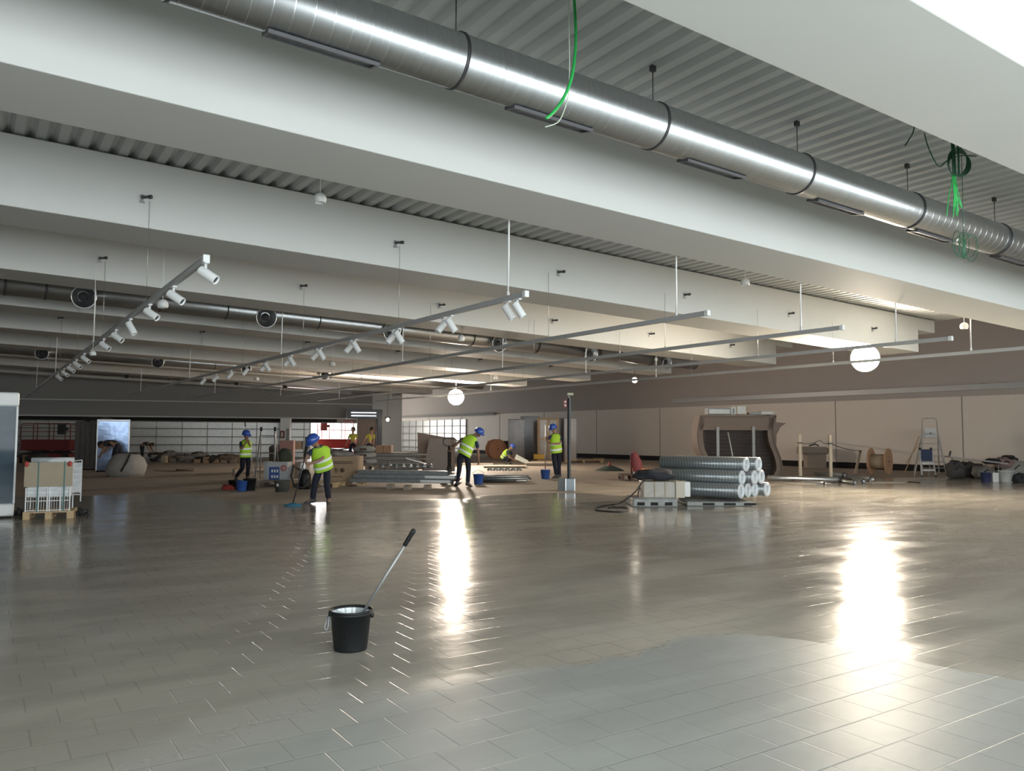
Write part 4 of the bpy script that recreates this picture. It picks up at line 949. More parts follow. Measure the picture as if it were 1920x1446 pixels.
# long plank
t = thing('plank', 'long pale timber plank lying behind the steel profiles', 'plank', at(715, 884), VIEW); s = mpp(t.location)
MB().bar((0, 0, .30), (150*s, -.6, .27), .05, .12).build('timber', WOOD, t)
for k, px in enumerate((728, 800)):
    t, s = put('wood_block', 'timber block carrying the long plank, %s one' % ('left', 'right')[k], 'block', px, 889); MB().box(-.08, .08, -.15, .1, 0, .22).build('block', WOODG, t)

# galvanised profile bundle
base, s = put('profile_bundle', '', 'x', 700, 915); bpy.data.objects.remove(base)
for k in range(9):
    y_ = .12*(k % 3)*1.0; z_ = .17+.115*(k//3)
    t, s = put('steel_profile', 'long galvanised steel profile in the bundle on blocks, %s row, %s one' % (('bottom', 'middle', 'top')[k//3], ('front', 'middle', 'back')[k % 3]), 'steel profile', 686, 912, 'galvanised profiles in the bundle on blocks')
    L_ = 2.85 if k//3 < 2 else 2.5
    a = Vector((-.45+.12*(k//3), y_, z_)); b = a+Vector((L_, -.55, 0))
    m = MB(); d = (b-a).normalized(); n_ = Vector((-d.y, d.x, 0))
    m.bar(a+n_*.045, b+n_*.045, .006, .10, (0, 0, 1)); m.bar(a-n_*.045, b-n_*.045, .006, .10, (0, 0, 1)); m.bar(a-Vector((0, 0, .05)), b-Vector((0, 0, .05)), .09, .006, (0, 0, 1)); m.bar(a+Vector((0, 0, .048)), b+Vector((0, 0, .048)), .05, .006, (0, 0, 1))
    m.build('profile', CHROME, t)
    if k % 3 == 0 and k < 6:
        q = MB(); c = b+Vector((-.55, -.052-(-.55)*0, .0)); q.bar(b-d*.85-n_*.053, b-d*.02-n_*.053, .004, .07, (0, 0, 1)); q.build('white_label', WHITEP, t)
for k, (x_, y_) in enumerate(((730, 917), (762, 919), (800, 918))):
    t, s = put('wood_block', 'dark timber block under the steel profiles, %s from the left' % ORD[k], 'block', x_, y_); MB().box(-.08, .08, -.02, .5, 0, .105).build('block', WOODG, t)
for k in range(8):
    t, s = put('pipe_fitting', 'small metal fitting lying on top of the steel profiles, %s from the left' % ORD[k], 'fitting', 716+k*13, 906, 'loose fittings on the steel profiles')
    t.location.z += .44 ; q = MB(); q.tube((-.07, 0, .05), (.07, random.uniform(-.1, .1), .05), .05, n=12); q.tube((0, 0, .05), (.02, 0, .13), .03, n=10); q.build('fitting', STEEL if k % 2 else CHROME, t)
t, s = put('white_strip', 'short bright white strip lying across the fittings', 'strip', 780, 905); t.location.z += .60
MB().bar((-.3, 0, .12), (.32, -.1, -.04), .05, .03).build('strip', WHITEP, t)

# pallet truck
t, s = put('pallet_truck', 'dark hand pallet truck with its handle up beside the bending worker', 'pallet truck', 842, 908)
m = MB(); m.tube((0, 0, .2), (-.01, .05, 1.12), .035, n=10); m.box(-.05, .05, -.02, .06, .2, 1.0); m.build('tiller', BLACKP, t)
m = MB(); m.path([(-.06, .05, 1.10), (-.18, .05, 1.16), (-.19, .05, 1.28), (-.12, .05, 1.34), (.12, .05, 1.34), (.19, .05, 1.28), (.17, .05, 1.16), (.06, .05, 1.10)], .02, 8); m.build('handle', DARKM, t)
m = MB(); m.tube((0, 0, .1), (0, .05, .5), .08, n=14); m.box(-.2, .2, .05, .2, .08, .26); m.build('pump', DARKM, t)
for q in (-1, 1): MB().tube((q*.09-.04, 0, .09), (q*.09+.04, 0, .09), .09, n=16).build('wheel', RUBBER, t); MB().box(q*.2-.08, q*.2+.08, .2, 1.3, .08, .13).build('fork', RED, t)

# heap of pipes and fittings to the right of the bending worker
for k in range(14):
    t, s = put('steel_pipe', 'dark steel pipe in the low heap right of the blue bucket, %s one' % ORD[k], 'pipe', 948, 905, 'dark pipes in the low heap')
    t.location.z += .05+.065*(k//5); y_ = .13*(k % 5)-.1; a = random.uniform(-.18, .18); L_ = random.uniform(.6, .95)
    MB().tube((-L_, y_+a, .0), (L_*.85, y_-a, .01), .032, n=10).build('pipe', CHROME if k % 3 else DARKM, t)
for k in range(6):
    t, s = put('pipe_fitting', 'elbow fitting on the low pipe heap, %s from the left' % ORD[k], 'fitting', 918+k*11, 899, 'elbow fittings on the low pipe heap')
    t.location.z += .26; m = MB(); m.path([(-.07, 0, .03), (-.02, 0, .07), (.04, .0, .08), (.07, .02, .03)], .04, 10); m.build('elbow', CHROME, t)
# sheets lying on the floor further back
for k, (x_, y_, w_, d_) in enumerate(((862, 872, 62, 1.6), (905, 878, 82, 1.0), (985, 874, 60, 1.6))):
    t, s = put('floor_sheet', 'pale sheet material lying on the floor behind the pipe heap, %s from the left' % ORD[k], 'sheet', x_, y_); MB().box(0, w_*s, 0, d_, .02+.05*k, .05+.05*k).build('sheet', mat('pale_sheet', (.62, .55, .46), .6), t)
    MB().box(.05, w_*s-.05, .02, d_*.9, 0, .02+.05*k).build('underlay', WOODG, t)
quad_board(975, 872, [(968, 852), (991, 864), (989, 871), (965, 861)], .2, .02, 'small pale grey-green board propped beside the crouching worker', mat('pale_green_board', (.46, .50, .45), .6))

# cable drum and boxes at the back
def drum(px, py, R, L_, ax, label, mt, mt2, hub=.5, loc=None):
    t, s = put('cable_drum', label, 'cable drum', px, py, rz=0); a = Vector(ax).normalized()
    for nm, o in (('flange', -L_/2), ('flange', L_/2)):
        m = MB(); c = Vector((0, 0, R))+a*o; m.lathe([(0.04, -.022), (R, -.022), (R, .022), (0.04, .022)], 40, c, a, smooth=False); fl = m.build(nm, mt, t)
        q = MB()
        for k in range(6): b1, s1, t1 = basis(a); pp = c+(s1*cos(k*1.047)+t1*sin(k*1.047))*R*.42; q.tube(pp-a*.03, pp+a*.03, .018, n=8)
        q.tube(c-a*.03, c+a*.03, .045, n=12); q.build('bolt', DARKM, fl)
    m = MB(); m.tube(Vector((0, 0, R))-a*L_/2, Vector((0, 0, R))+a*L_/2, R*hub, n=30); m.build('core', mt2, t); return t
OSB = mat('reddish_plywood', (.62, .30, .17), .7, var=.12, scale=14)
drum(930, 861, .60, .5, (-.12, -.99, 0), 'reddish cable drum behind the crouching worker', OSB, CARD)
cube(914, 857, 40, 30, .8, 'dark brown crate behind the reddish cable drum', mat('dark_brown', (.12, .075, .055), .8), name='wooden_crate', cat='crate', tape=False)
for k in range(7):
    t, s = put('wooden_pallet', 'old wooden pallet in the stack before the wrapped bundles, %s from the bottom' % ORD[k], 'pallet', 953, 858, 'old pallets in one stack'); t.location.z += .165*k; t.location.x += random.uniform(-.04, .04)
    pallet(t, 44*s, .9, .155, WOODG)
def bundle(x0, x1, yb, yt, label, mt, d=.9, z=0):
    t, s = put('wrapped_bundle', label, 'wrapped bundle', x0, yb); W_ = (x1-x0)*s; H = (yb-yt)*s
    MB().box(0, W_, 0, d, z, H).build('goods', mt, t, .03)
    m = MB(); n = max(2, int(W_/.3))
    for k in range(n+1): m.box(W_*k/n-.012, W_*k/n+.012, -.012, 0, z+.02, H-.03)
    m.build('film_fold', FILMD, t); return t
BF = mat('brownish_wrapped', (.24, .19, .175), .35, var=.25, bump=.8, bscale=7, coat=.4)
bundle(953, 984, 862, 786, 'brownish film wrapped bundle at the left of the row by the right wall', BF)
bundle(976, 1012, 861, 781, 'taller dark film wrapped bundle, second in the row by the right wall', mat('dark_wrapped', (.15, .12, .115), .35, var=.2, bump=.8, coat=.4))
bundle(1044, 1060, 864, 784, 'narrow dark bundle behind the standing worker', MATS['dark_wrapped'])
bundle(1058, 1081, 866, 784, 'pale brown bundle behind the black post', mat('pale_wrapped', (.42, .36, .31), .4, var=.15, coat=.3))
t, s = put('shelf_trolley', 'upright pale timber framed crate with glass doors beside the standing worker', 'crate', 1010, 866)
W_ = 36*s; H = 82*s; m = MB()
for x in (0, W_*.5, W_): m.box(x-.05, x+.05, 0, .08, 0, H); m.box(x-.05, x+.05, .7, .78, 0, H)
for z in (0, H*.5, H-.08): m.box(0, W_, 0, .06, z, z+.08)
m.build('timber_frame', WOOD, t); MB().box(.06, W_-.06, .1, .7, .06, H-.1).build('wrapped_content', MATS['pale_wrapped'], t)
for k, (x_, y_, w_, lb) in enumerate(((998, 871, 48, 'before the wrapped bundles'), (1060, 868, 70, 'along the black baseboard right of the black post'), (1113, 865, 20, 'short one at the end of the row along the baseboard'))):
    t, s = put('wooden_pallet', 'flat wooden pallet %s' % lb, 'pallet', x_, y_); pallet(t, w_*s, .9, .16, WOOD)
cube(1001, 867, 20, 9, .5, 'yellow-orange box on the pallet before the wrapped bundles', mat('yellow_box', (.62, .36, .05), .6), z=.17, tape=False)

# post with base
t, s = put('temporary_post', 'slim black and grey post rising from a grey metal base block', 'post', 1063, 921)
m = MB(); m.box(-16*s, -3*s, .0, .35, .0, 23*s); m.build('base_side', mat('grey_base', (.16, .18, .19), .5), t)
m = MB(); m.box(-3*s, 15*s, -.02, .33, .0, 23*s); m.build('base_block', mat('blue_grey_base', (.24, .28, .31), .35, metal=.3), t, .006)
m = MB(); m.box(-3.2*s, -1.6*s, -.04, 0, 0, 23.2*s); m.box(13.6*s, 15.2*s, -.04, 0, 0, 23.2*s); m.build('bright_edge', ALU, t)
m = MB(); m.box(1.2*s, 4.6*s, .06, .16, 23*s, 175*s); m.build('black_half', BLACKP, t)
m = MB(); m.box(4.6*s, 8*s, .1, .18, 23*s, 175*s); m.build('grey_half', mat('post_grey', (.13, .15, .165), .5), t)
tg = thing('fire_sign', 'small red sign projecting at the top of the black post', 'sign', t.location+Vector((0, 0, 157*s)), VIEW)
MB().box(-6*s, 1.9*s, .09, .11, 0, 15*s).build('plate', mat('sign_red', (.28, .02, .02), .5), tg)
m = MB(); m.box(-4.2*s, -.6*s, .08, .09, 8.8*s, 12.8*s); m.box(-4.2*s, -.6*s, .08, .09, 2*s, 6*s); m.build('pictogram', WHITEP, tg)
tg = thing('exit_sign', 'pale yellow-green rectangular exit sign above the black post', 'sign', t.location+Vector((0, 0, 180*s)), VIEW)
MB().box(2*s, 13*s, .1, .13, 0, 5*s).build('plate', mat('sign_pale_green', (.36, .42, .20), .5), tg)
m = MB()
for k in range(4): m.box((3.2+k*2.4)*s, (4.8+k*2.4)*s, .09, .1, 1.4*s, 3.8*s)
m.build('lettering', WHITEP, tg)
m = MB(); m.box(5*s, 6*s, .11, .14, -5.2*s, 0); m.build('stem', DARKM, tg)

# dark green mat heap and red bag
t, s = put('mat_heap', 'low dark green mound with a small red cone on top', 'mat', 1143, 883)
m = MB(); m.lathe([(.62, 0), (.5, .07), (.3, .15), (.08, .22), (0, .23)], 24, sy=.7); m.build('mat', GREENM, t)
m = MB(); m.lathe([(.1, .2), (.05, .29), (.03, .37), (0, .38)], 12); m.build('cone', mat('dull_red', (.3, .07, .04), .6), t)
t, s = put('wooden_pallet', 'dark wooden pallet under the dark red bag', 'pallet', 1165, 902); pallet(t, 42*s, .8, 12*s, mat('dark_pallet', (.08, .045, .035), .8))
t, s = put('tool_bag', 'upright dark red bag standing on the dark pallet', 'bag', 1192, 900.5); t.location.z += .19
m = MB(); rings = [[Vector((x_+a*cos(q), .12*sin(q)*(1 if a > .06 else .4), z)) for q in [2*pi*k/16 for k in range(16)]] for z, a, x_ in ((0, .19, .04), (.2, .20, .03), (.45, .18, 0), (.62, .13, -.04), (.68, .11, -.05))]
m.loft(rings); m.build('bag', mat('dark_red_cloth', (.20, .04, .045), .7, var=.2), t)
m = MB(); m.path([(-.1, 0, .66), (-.1, 0, .74), (.0, 0, .75), (.02, 0, .66)], .012, 6); m.build('handle', REDC, t)
t, s = put('orange_plank', 'orange-brown plank end lying beside the dark red bag', 'plank', 1202, 900.5); t.location.z += .19
MB().box(-.3, .35, -.1, .1, .1, .2).build('plank', mat('orange_wood', (.42, .17, .07), .7), t); MB().box(-.28, .2, -.12, .1, 0, .09).build('lower_board', GREYP, t)

# crate and mesh rolls
t, s = put('wrapped_pallet', 'low pallet wrapped in grey film under the beige crate', 'pallet', 1187, 951, rz=VIEW+.02)
m = MB(); m.box(0, 84*s, 0, .9, .0, 16*s); m.build('pallet_body', mat('wrapped_wood', (.24, .25, .24), .5, var=.4, scale=5, bump=.6, coat=.3), t, .02)
m = MB()
for x in (8, 33, 60): m.box(x*s, (x+14)*s, -.008, 0, 3*s, 9*s)
m.build('opening', BLACKP, t)  # flat black patches paint the shade inside the fork openings
t, s = put('wooden_crate', 'beige wrapped crate with a pale end standing on the wrapped pallet', 'crate', 1208, 949, rz=VIEW+.02); t.location.z += 15*s
MB().box(0, 60*s, .05, .6, 0, 30*s).build('crate', mat('beige_crate', (.36, .34, .29), .4, var=.15, coat=.4, bump=.3), t, .01)
MB().box(60*s, 77*s, .02, .6, 0, 31*s).build('pale_end', mat('pale_end', (.52, .47, .38), .5), t, .01)
MB().box(77*s, 88*s, .03, .55, 2*s, 30*s).build('white_end', WHITEP, t, .01)
m = MB()
for x in (20, 40): m.box(x*s, (x+2)*s, .04, .05, 0, 30*s)
m.build('batten', CARDL, t)
t, s = put('dark_tarpaulin', 'crumpled dark sheet lying over the top of the beige crate', 'tarpaulin', 1232, 947); t.location.z += 46*s
m = MB(); m.lump((0, .3, .09), .42, .28, .12, .3, 20, 8, 21); m.build('sheet', DARKC, t)
t, s = put('wrapped_pallet', 'grey wrapped pallet under the mesh rolls', 'pallet', 1290, 950); m = MB(); m.box(0, 125*s, .1, 2.3, 0, 13.5*s*.62); m.build('pallet_body', MATS['wrapped_wood'], t, .02)
m = MB()
for x in (30, 70, 108): m.box(x*s, (x+22)*s, .09, .1, 2*s, 6*s)
m.build('opening', BLACKP, t)  # black patches on the solid body, painted shade of the fork gaps
def mesh_mat():
    m = bpy.data.materials.new('galvanised_wire_mesh'); m.use_nodes = True; nt = m.node_tree; N = nt.nodes; L = nt.links; b = N['Principled BSDF']
    tc = N.new('ShaderNodeTexCoord'); wv = N.new('ShaderNodeTexWave'); wv.wave_type = 'BANDS'; wv.bands_direction = 'X'; wv.inputs['Scale'].default_value = 6; wv.inputs['Distortion'].default_value = .6
    L.new(tc.outputs['Object'], wv.inputs['Vector']); mx = N.new('ShaderNodeMix'); mx.data_type = 'RGBA'; L.new(wv.outputs['Fac'], mx.inputs[0])
    mx.inputs[6].default_value = (.11, .125, .13, 1); mx.inputs[7].default_value = (.19, .21, .215, 1); L.new(mx.outputs[2], b.inputs['Base Color']); b.inputs['Roughness'].default_value = .3; b.inputs['Metallic'].default_value = .3; b.inputs['Coat Weight'].default_value = .5
    return m
MESHM = mesh_mat(); FROST = mat('frosted_film', (.66, .70, .74), .35, var=.15, bump=.4)
O0 = at(1384, 948); s = mpp(O0); RR = .149
AX = Vector((-.77, .64, 0)).normalized(); k = 0
for row, (num, zz, off) in enumerate(((4, .295, 0), (3, .565, .5), (2, .835, 1.08))):
    for q_ in range(num):
        t = thing('mesh_roll', 'roll of galvanised wire mesh in the pile, %s layer, %s from the left' % (('bottom', 'middle', 'top')[row], ORD[q_]), 'mesh roll', O0, VIEW, group='rolls of wire mesh in the pile')
        e = Vector((.25*(q_+off), .2*(q_+off), zz))+AX*(.025*((k*7) % 5)-.05); L_ = 2.05-.08*((k*3) % 4); a = e+AX*L_
        m = MB(); m.lathe([(RR, 0), (RR, L_), (RR*.55, L_), (RR*.55, 0), (RR, 0)], 24, a, -AX); m.build('roll', MESHM, t)
        q = MB(); q.lathe([(RR*1.0, .0), (RR*1.02, .03), (RR*.58, .034), (RR*.52, -.05)], 24, e, -AX); q.lathe([(RR*.85, .033), (RR*.80, .045), (RR*.75, .033)], 24, e, -AX); q.build('frayed_end', FROST, t); k += 1
# cable loop on the floor
t = thing('power_cable', 'black power cable looping from the crate onto the wet floor', 'cable', at(1150, 955), VIEW); s = mpp(t.location)
P_ = [(1211, 900, .85), (1204, 905, .7), (1195, 918, .45), (1183, 930, .25), (1165, 942, .1), (1150, 947, .02), (1130, 950, .01), (1117, 954, .01), (1119, 958, .01), (1140, 960, .01), (1165, 961, .01), (1178, 957, .01), (1172, 953, .01), (1150, 952.5, .01), (1140, 953, .01)]
pts = []
for x, y, z in P_:
    if z > .05: p = Vector(((x-1150)*s, .0, (955-y)*s))
    else:
        g_ = at(x, y)-t.location; p = Vector((g_.x*cos(YAW)-g_.y*sin(YAW), g_.x*sin(YAW)+g_.y*cos(YAW), .012))
    pts.append(p)
def smooth(p, n=4):
    o = []
    for i in range(len(p)-1):
        a, b, c, d = p[max(i-1, 0)], p[i], p[i+1], p[min(i+2, len(p)-1)]
        for k in range(n):
            u = k/n; o.append(.5*((2*b)+(c-a)*u+(2*a-5*b+4*c-d)*u*u+(3*b-a-3*c+d)*u**3))
    return o+[p[-1]]
MB().path(smooth(pts), .013, 8).build('cable', RUBBER, t)
t = thing('power_cable', 'second black cable strand hanging down the side of the beige crate', 'cable', at(1199, 945), VIEW); s = mpp(t.location)
MB().path(smooth([Vector((x*s, -.05, z*s)) for x, z in ((14, 40), (6, 36), (-1, 28), (-3, 20), (-3, 10))]), .011, 6).build('cable', RUBBER, t)

# ------------------------------------------------------------------ right: curved cardboard display
t, s = put('cardboard_display', 'big wavy sided brown cardboard display unit near the right wall', 'display unit', 1400, 893)
out = [(1313, 781), (1457, 778), (1454, 795), (1452, 812), (1455, 832), (1462, 850), (1467, 868), (1467, 882), (1460, 893), (1352, 893), (1334, 880), (1322, 864), (1312, 846), (1308, 828), (1308, 808)]
def loc2(x, y, x0=1400, y0=893): return ((x-x0)*s, (y0-y)*s)
def smooth2(p, n=3):
    P_ = [Vector((a[0], a[1], 0)) for a in p]; return [(v.x, v.y) for v in smooth(P_, n)]
left_ = smooth2([loc2(*p) for p in out[8:0:-1][::-1][:0] or [(1334, 893), (1334, 880), (1322, 864), (1312, 846), (1308, 828), (1308, 808), (1313, 781)]])
right_ = smooth2([loc2(*p) for p in [(1457, 778), (1454, 795), (1452, 812), (1455, 832), (1462, 850), (1467, 868), (1467, 882), (1460, 893)]])
def strip(lst, w_, y0, y1):
    m = MB(); n = len(lst); vs = []
    for y in (y0, y1):
        for x, z in lst: vs += [Vector((x, y, z)), Vector((x+w_, y, z))]
    fs = []
    for i in range(n-1):
        a = 2*i; b = 2*n+2*i
        fs += [(a, a+1, a+3, a+2), (b, b+2, b+3, b+1), (a, a+2, b+2, b), (a+1, b+1, b+3, a+3)]
    fs += [(0, 2*n, 2*n+1, 1), (2*n-2, 2*n-1, 4*n-1, 4*n-2)]
    return m.add(vs, fs)
CBD = mat('brown_display_card', (.25, .19, .155), .7, var=.06); CBE = mat('corrugated_edge', (.20, .155, .13), .8, var=.4, scale=30)
strip(left_, .22, 0, .9).build('left_side', CBD, t); strip(right_, -.22, 0, .9).build('right_side', CBD, t)
strip(left_, .06, -.03, 0).build('left_edge_trim', CBE, t); strip(right_, -.06, -.03, 0).build('right_edge_trim', CBE, t)
m = MB(); a, b = loc2(1313, 781), loc2(1457, 778); m.box(a[0], b[0], 0, .9, a[1]-.5, a[1]); m.build('header', CBD, t)
m = MB(); m.box(a[0], b[0], -.03, 0, a[1]-.05, a[1]+.03); m.build('header_edge', CBE, t)
bk = [(x+.15, z) for x, z in left_]+[(x-.15, z) for x, z in right_]
m = MB(); m.extr(bk, .5, .55); m.build('back_panel', mat('dark_grid_card', (.095, .075, .07), .8, var=.3, scale=25), t)
m = MB()
for k in range(13): z = .12+.135*k; m.box(loc2(1345, 0)[0]-.3+abs(k-6)*.02, loc2(1447, 0)[0]+.1, .3, .5, z, z+.012)
m.build('cell_shelf', mat('dark_grid_line', (.16, .13, .12), .8), t)
for x in (1343, 1410):
    z0 = .0; m = MB(); xx = loc2(x, 0)[0]; m.box(xx, xx+.10, -.1, -.05, z0, loc2(0, 801 if x < 1400 else 800)[1]); m.build('metal_post', mat('pale_post', (.42, .43, .43), .5), t)
m = MB(); m.extr([loc2(*p) for p in ((1455, 790), (1485, 793), (1474, 800), (1466, 815), (1465, 840), (1470, 862), (1471, 880), (1462, 890), (1457, 850), (1452, 820))], .5, 1.3); m.build('rear_flap', CBD, t)
m = MB(); m.tube((loc2(1361, 0)[0], -.35, loc2(0, 811)[1]), (loc2(1373, 0)[0], -.5, loc2(0, 886)[1]), .02, n=8)
tag(m.build('white_stick', WHITEP, None, loc=t.location, rz=VIEW), 'thin white stick leaning before the wavy cardboard display', 'stick')
for x0, x1, yt, yb, lb, mt in ((1330, 1374, 765, 778, 'greyish flat package', GREYP), (1374, 1383, 763, 779, 'white small box', WHITEP), (1383, 1404, 759, 779, 'pale wooden box', mat('pale_box', (.55, .45, .33), .7)), (1407, 1430, 773, 779, 'thin grey package', GREYP), (1430, 1455, 770, 779, 'flat whitish box', mat('offwhite', (.6, .58, .54), .7))):
    a, b = loc2(x0, yb-1), loc2(x1, yt); bx = thing('package', '%s on top of the wavy cardboard display' % lb, 'package', t.location, VIEW)
    MB().box(a[0], b[0], .1, .6, loc2(0, 779)[1]+.03, b[1]).build('carton', mt, bx, .01)
    MB().box(a[0]+.05, b[0]-.05, .095, .1, loc2(0, 779)[1]+.06, b[1]-.05).build('label', WHITEP if mt is not WHITEP else GREYP, bx)
cube(1262, 884, 48, 6, .8, 'low timber bundle on the floor behind the mesh rolls', WOODG, name='timber_bundle', cat='timber', tape=False)
t, s = put('rubbish_bag', 'small crumpled beige bag on the timber behind the mesh rolls', 'bag', 1290, 882); t.location.z += .1
m = MB(); m.lump((0, .1, .1), .2, .12, .14, .3, seed=31); m.build('bag', mat('beige_bag', (.42, .34, .28), .85), t)
t, s = put('flat_bag', 'long pale pinkish bag lying behind the top mesh rolls', 'bag', 1345, 884)
m = MB(); m.lump((0, 0, .12), .7, .25, .14, .15, 20, 8, 33); m.build('bag', mat('pinkish_bag', (.40, .29, .25), .85), t)

# timber posts with strings and pipes
for k, (x, yb, yt, tx) in enumerate(((1501, 901, 815, 0), (1558, 903, 816, 0), (1541, 876, 813, -3))):
    t, s = put('timber_post', 'upright pale timber post in the fenced off pipe store, %s' % ('front left one', 'front right one', 'rear one')[k], 'post', x, yb)
    m = MB(); m.bar((0, 0, 0), (tx*s, 0, (yb-yt)*s), .085); m.build('post', mat('pale_timber', (.56, .48, .37), .8, var=.1), t)
    m = MB(); m.box(-.06+tx*s*.85, .06+tx*s*.85, -.06, .06, (yb-yt)*s*.80, (yb-yt)*s*.80+.05); m.build('cord_wrap', DARKM, t)
    m = MB(); m.box(-.25, .25, -.06, .06, 0, .05); m.build('foot_batten', WOOD, t)
t, s = put('timber_post', 'short leaning pale timber post beside the pale cable drum', 'post', 1604, 887); MB().bar((0, 0, 0), (12*s, .1, 42*s), .085).build('post', MATS['pale_timber'], t); MB().box(9.5*s, 12.5*s, .02, .14, 38*s, 41*s).build('cord_wrap', DARKM, t)
def cord(a, b, lb):
    t = thing('barrier_cord', lb, 'cord', a); b = Vector(b)-Vector(a); n = 8
    MB().path([b*(k/n)+Vector((0, 0, -.06*sin(pi*k/n))) for k in range(n+1)], .013, 6).build('cord', DARKM, t)
def topof(x, yb, y, dz=0): p = at(x, yb); s_ = mpp(p); return p+Vector((0, 0, (yb-y)*s_))
cord(topof(1558, 903, 832), topof(1615, 887, 845.5), 'dark cord running from the front right post to the short leaning post')
cord(topof(1501, 901, 832), topof(1539, 876, 826), 'dark cord between the front left post and the rear post')
cord(topof(1539, 876, 826), topof(1558, 903, 833), 'dark cord between the rear post and the front right post')
PIPES = [((1440, 898), (1576, 901), 9, 7), ((1530, 890), (1585, 893), 9, 8), ((1588, 896), (1636, 899), 8, 9), ((1578, 902), (1604, 905), 6, 6), ((1600, 900), (1620, 902), 6, 8), ((1618, 899), (1632, 901), 6, 8), ((1506, 903), (1548, 905), 5, 4)]
for k, (a, b, r_, _) in enumerate(PIPES):
    pa_ = at(a[0], a[1]+3); s = mpp(pa_); pb_ = at(b[0], b[1]+4); rr = r_*s*.55
    t = thing('steel_pipe', 'shiny steel pipe lying in the store before the pale cable drum, %s from the left' % ORD[k], 'pipe', pa_, group='shiny pipes lying in the store')
    q = MB(); d = pb_-pa_; z = rr; q.lathe([(rr, 0), (rr, d.length), (rr*.85, d.length), (rr*.85, 0), (rr, 0)], 20, (0, 0, z), d); q.build('pipe', ALU, t)
    e = MB(); dd = d.normalized(); e.lathe([(rr*1.06, -.05), (rr*1.06, .01), (rr*.8, .01)], 20, Vector((0, 0, z))+d, dd); e.build('dark_collar', DARKM, t)
t, s = put('timber_bundle', 'thin timber battens under the shiny pipes', 'timber', 1500, 905)
for k in range(4): MB().box(k*.7, k*.7+.1, -.1, 1.6, 0, .06).build('batten', WOODG, t)
cube(1514, 878, 36, 26, .5, 'pale brown square box under the brown bench top', mat('pale_brown_box', (.44, .37, .30), .8), tape=False)
t, s = put('bench_top', 'wide brown cushion-like slab with tools lying on the pale brown box', 'slab', 1504, 878); t.location.z += 26*s
m = MB(); m.box(0, 46*s, -.15, .7, 0, 14*s); m.build('slab', mat('slab_brown', (.36, .30, .25), .7), t, .04); m = MB(); m.box(0, 46*s, -.17, -.15, 0, 4*s); m.build('lower_band', BROWNB, t)
t2, s = put('work_tool', 'small tool with bright edge on top of the brown slab', 'tool', 1524, 878); t2.location.z += 40*s
m = MB(); m.path([(-.15, 0, .05), (.05, 0, .1), (.15, 0, .12), (.28, 0, .04)], .035, 8); m.build('tool_body', DARKM, t2)
m = MB(); m.path([(.02, -.05, .15), (.12, -.05, .2), (.2, -.05, .1)], .025, 6); m.build('bright_edge', WPAINT, t2)
t3, s = put('paper_roll', 'grey-brown roll lying at the right end of the brown slab', 'roll', 1551, 878); t3.location.z += 31*s; MB().tube((-.08, -.1, .08), (.16, .05, .02), .11, n=14).build('roll', BROWNB, t3)
# pale sheets lying in front
for k, (x, y, w_, lb) in enumerate(((1480, 908, 90, 'pale round-cornered sheet lying on the floor before the timber posts'), (1600, 906, 110, 'pale sheet on the floor left of the tall ladder'))):
    t, s = put('floor_sheet', lb, 'sheet', x, y); q = MB(); n = 20
    ring = [(w_/2*s+cos(a)*w_/2*s*(1 if k else 1.0), .5+sin(a)*.45) for a in [2*pi*j/n for j in range(n)]]
    q.add([Vector((x_, y_, z_)) for z_ in (0, .012) for x_, y_ in ring], [tuple(reversed(range(n))), tuple(range(n, 2*n))]+[(j, (j+1) % n, n+(j+1) % n, n+j) for j in range(n)]); q.build('sheet', mat('pale_floor_sheet', (.62, .57, .49), .6), t)
# big cable drum
drum(1650, 890, 26*.0191, .62, (.26, -.966, 0), 'pale wooden cable drum with orange-brown front flange near the right wall', mat('orange_plywood', (.55, .33, .20), .7, var=.12, scale=10), mat('pale_drum_wood', (.47, .38, .27), .8, var=.15, scale=8), hub=.56)

# ladders at right
t, s = ladder(1752, 889, .95, .62, 1.55, 'tall aluminium platform stepladder with a hand hoop leaning by the right wall', mat('pale_alu', (.50, .51, .50), .45, metal=.5), 6, lean=.25, hoop=.62, rail=.026)
m = MB(); m.box(-.22, .22, .2, .24, 1.42, 1.78); m.build('tool_tray', WPAINT, t); m = MB(); m.tube((0, .19, 1.58), (0, .2, 1.58), .03, n=10); m.build('hole_shade_disc', DARKM, t)  # flat dark disc painted as the shade inside a hole
m = MB(); m.bar((-.40, .3, 1.45), (-1.05, .2, .05), .03); m.bar((-.36, .35, 1.2), (-.95, .3, .4), .02); m.build('stay_bar', WOOD, t)
t, s = ladder(1742, 894, .50, .42, .95, 'small white step stool with a dark blue top panel in front of the tall ladder', mat('white_alu', (.6, .61, .6), .4, metal=.3), 0, lean=.22, rail=.022)
MB().box(-.20, .20, .10, .16, .56, .98).build('blue_panel', mat('dark_blue_panel', (.035, .05, .12), .6), t, .02)
for z in (.20, .45): MB().box(-.21, .21, z*.25-.1, z*.25+.14, z, z+.07).build('tread', WPAINT, t)
for q in (-1, 1): MB().lump((q*.2, .2, 1.0), .05, .05, .05, .1, 10, 6).build('corner_cap', DARKM, t)

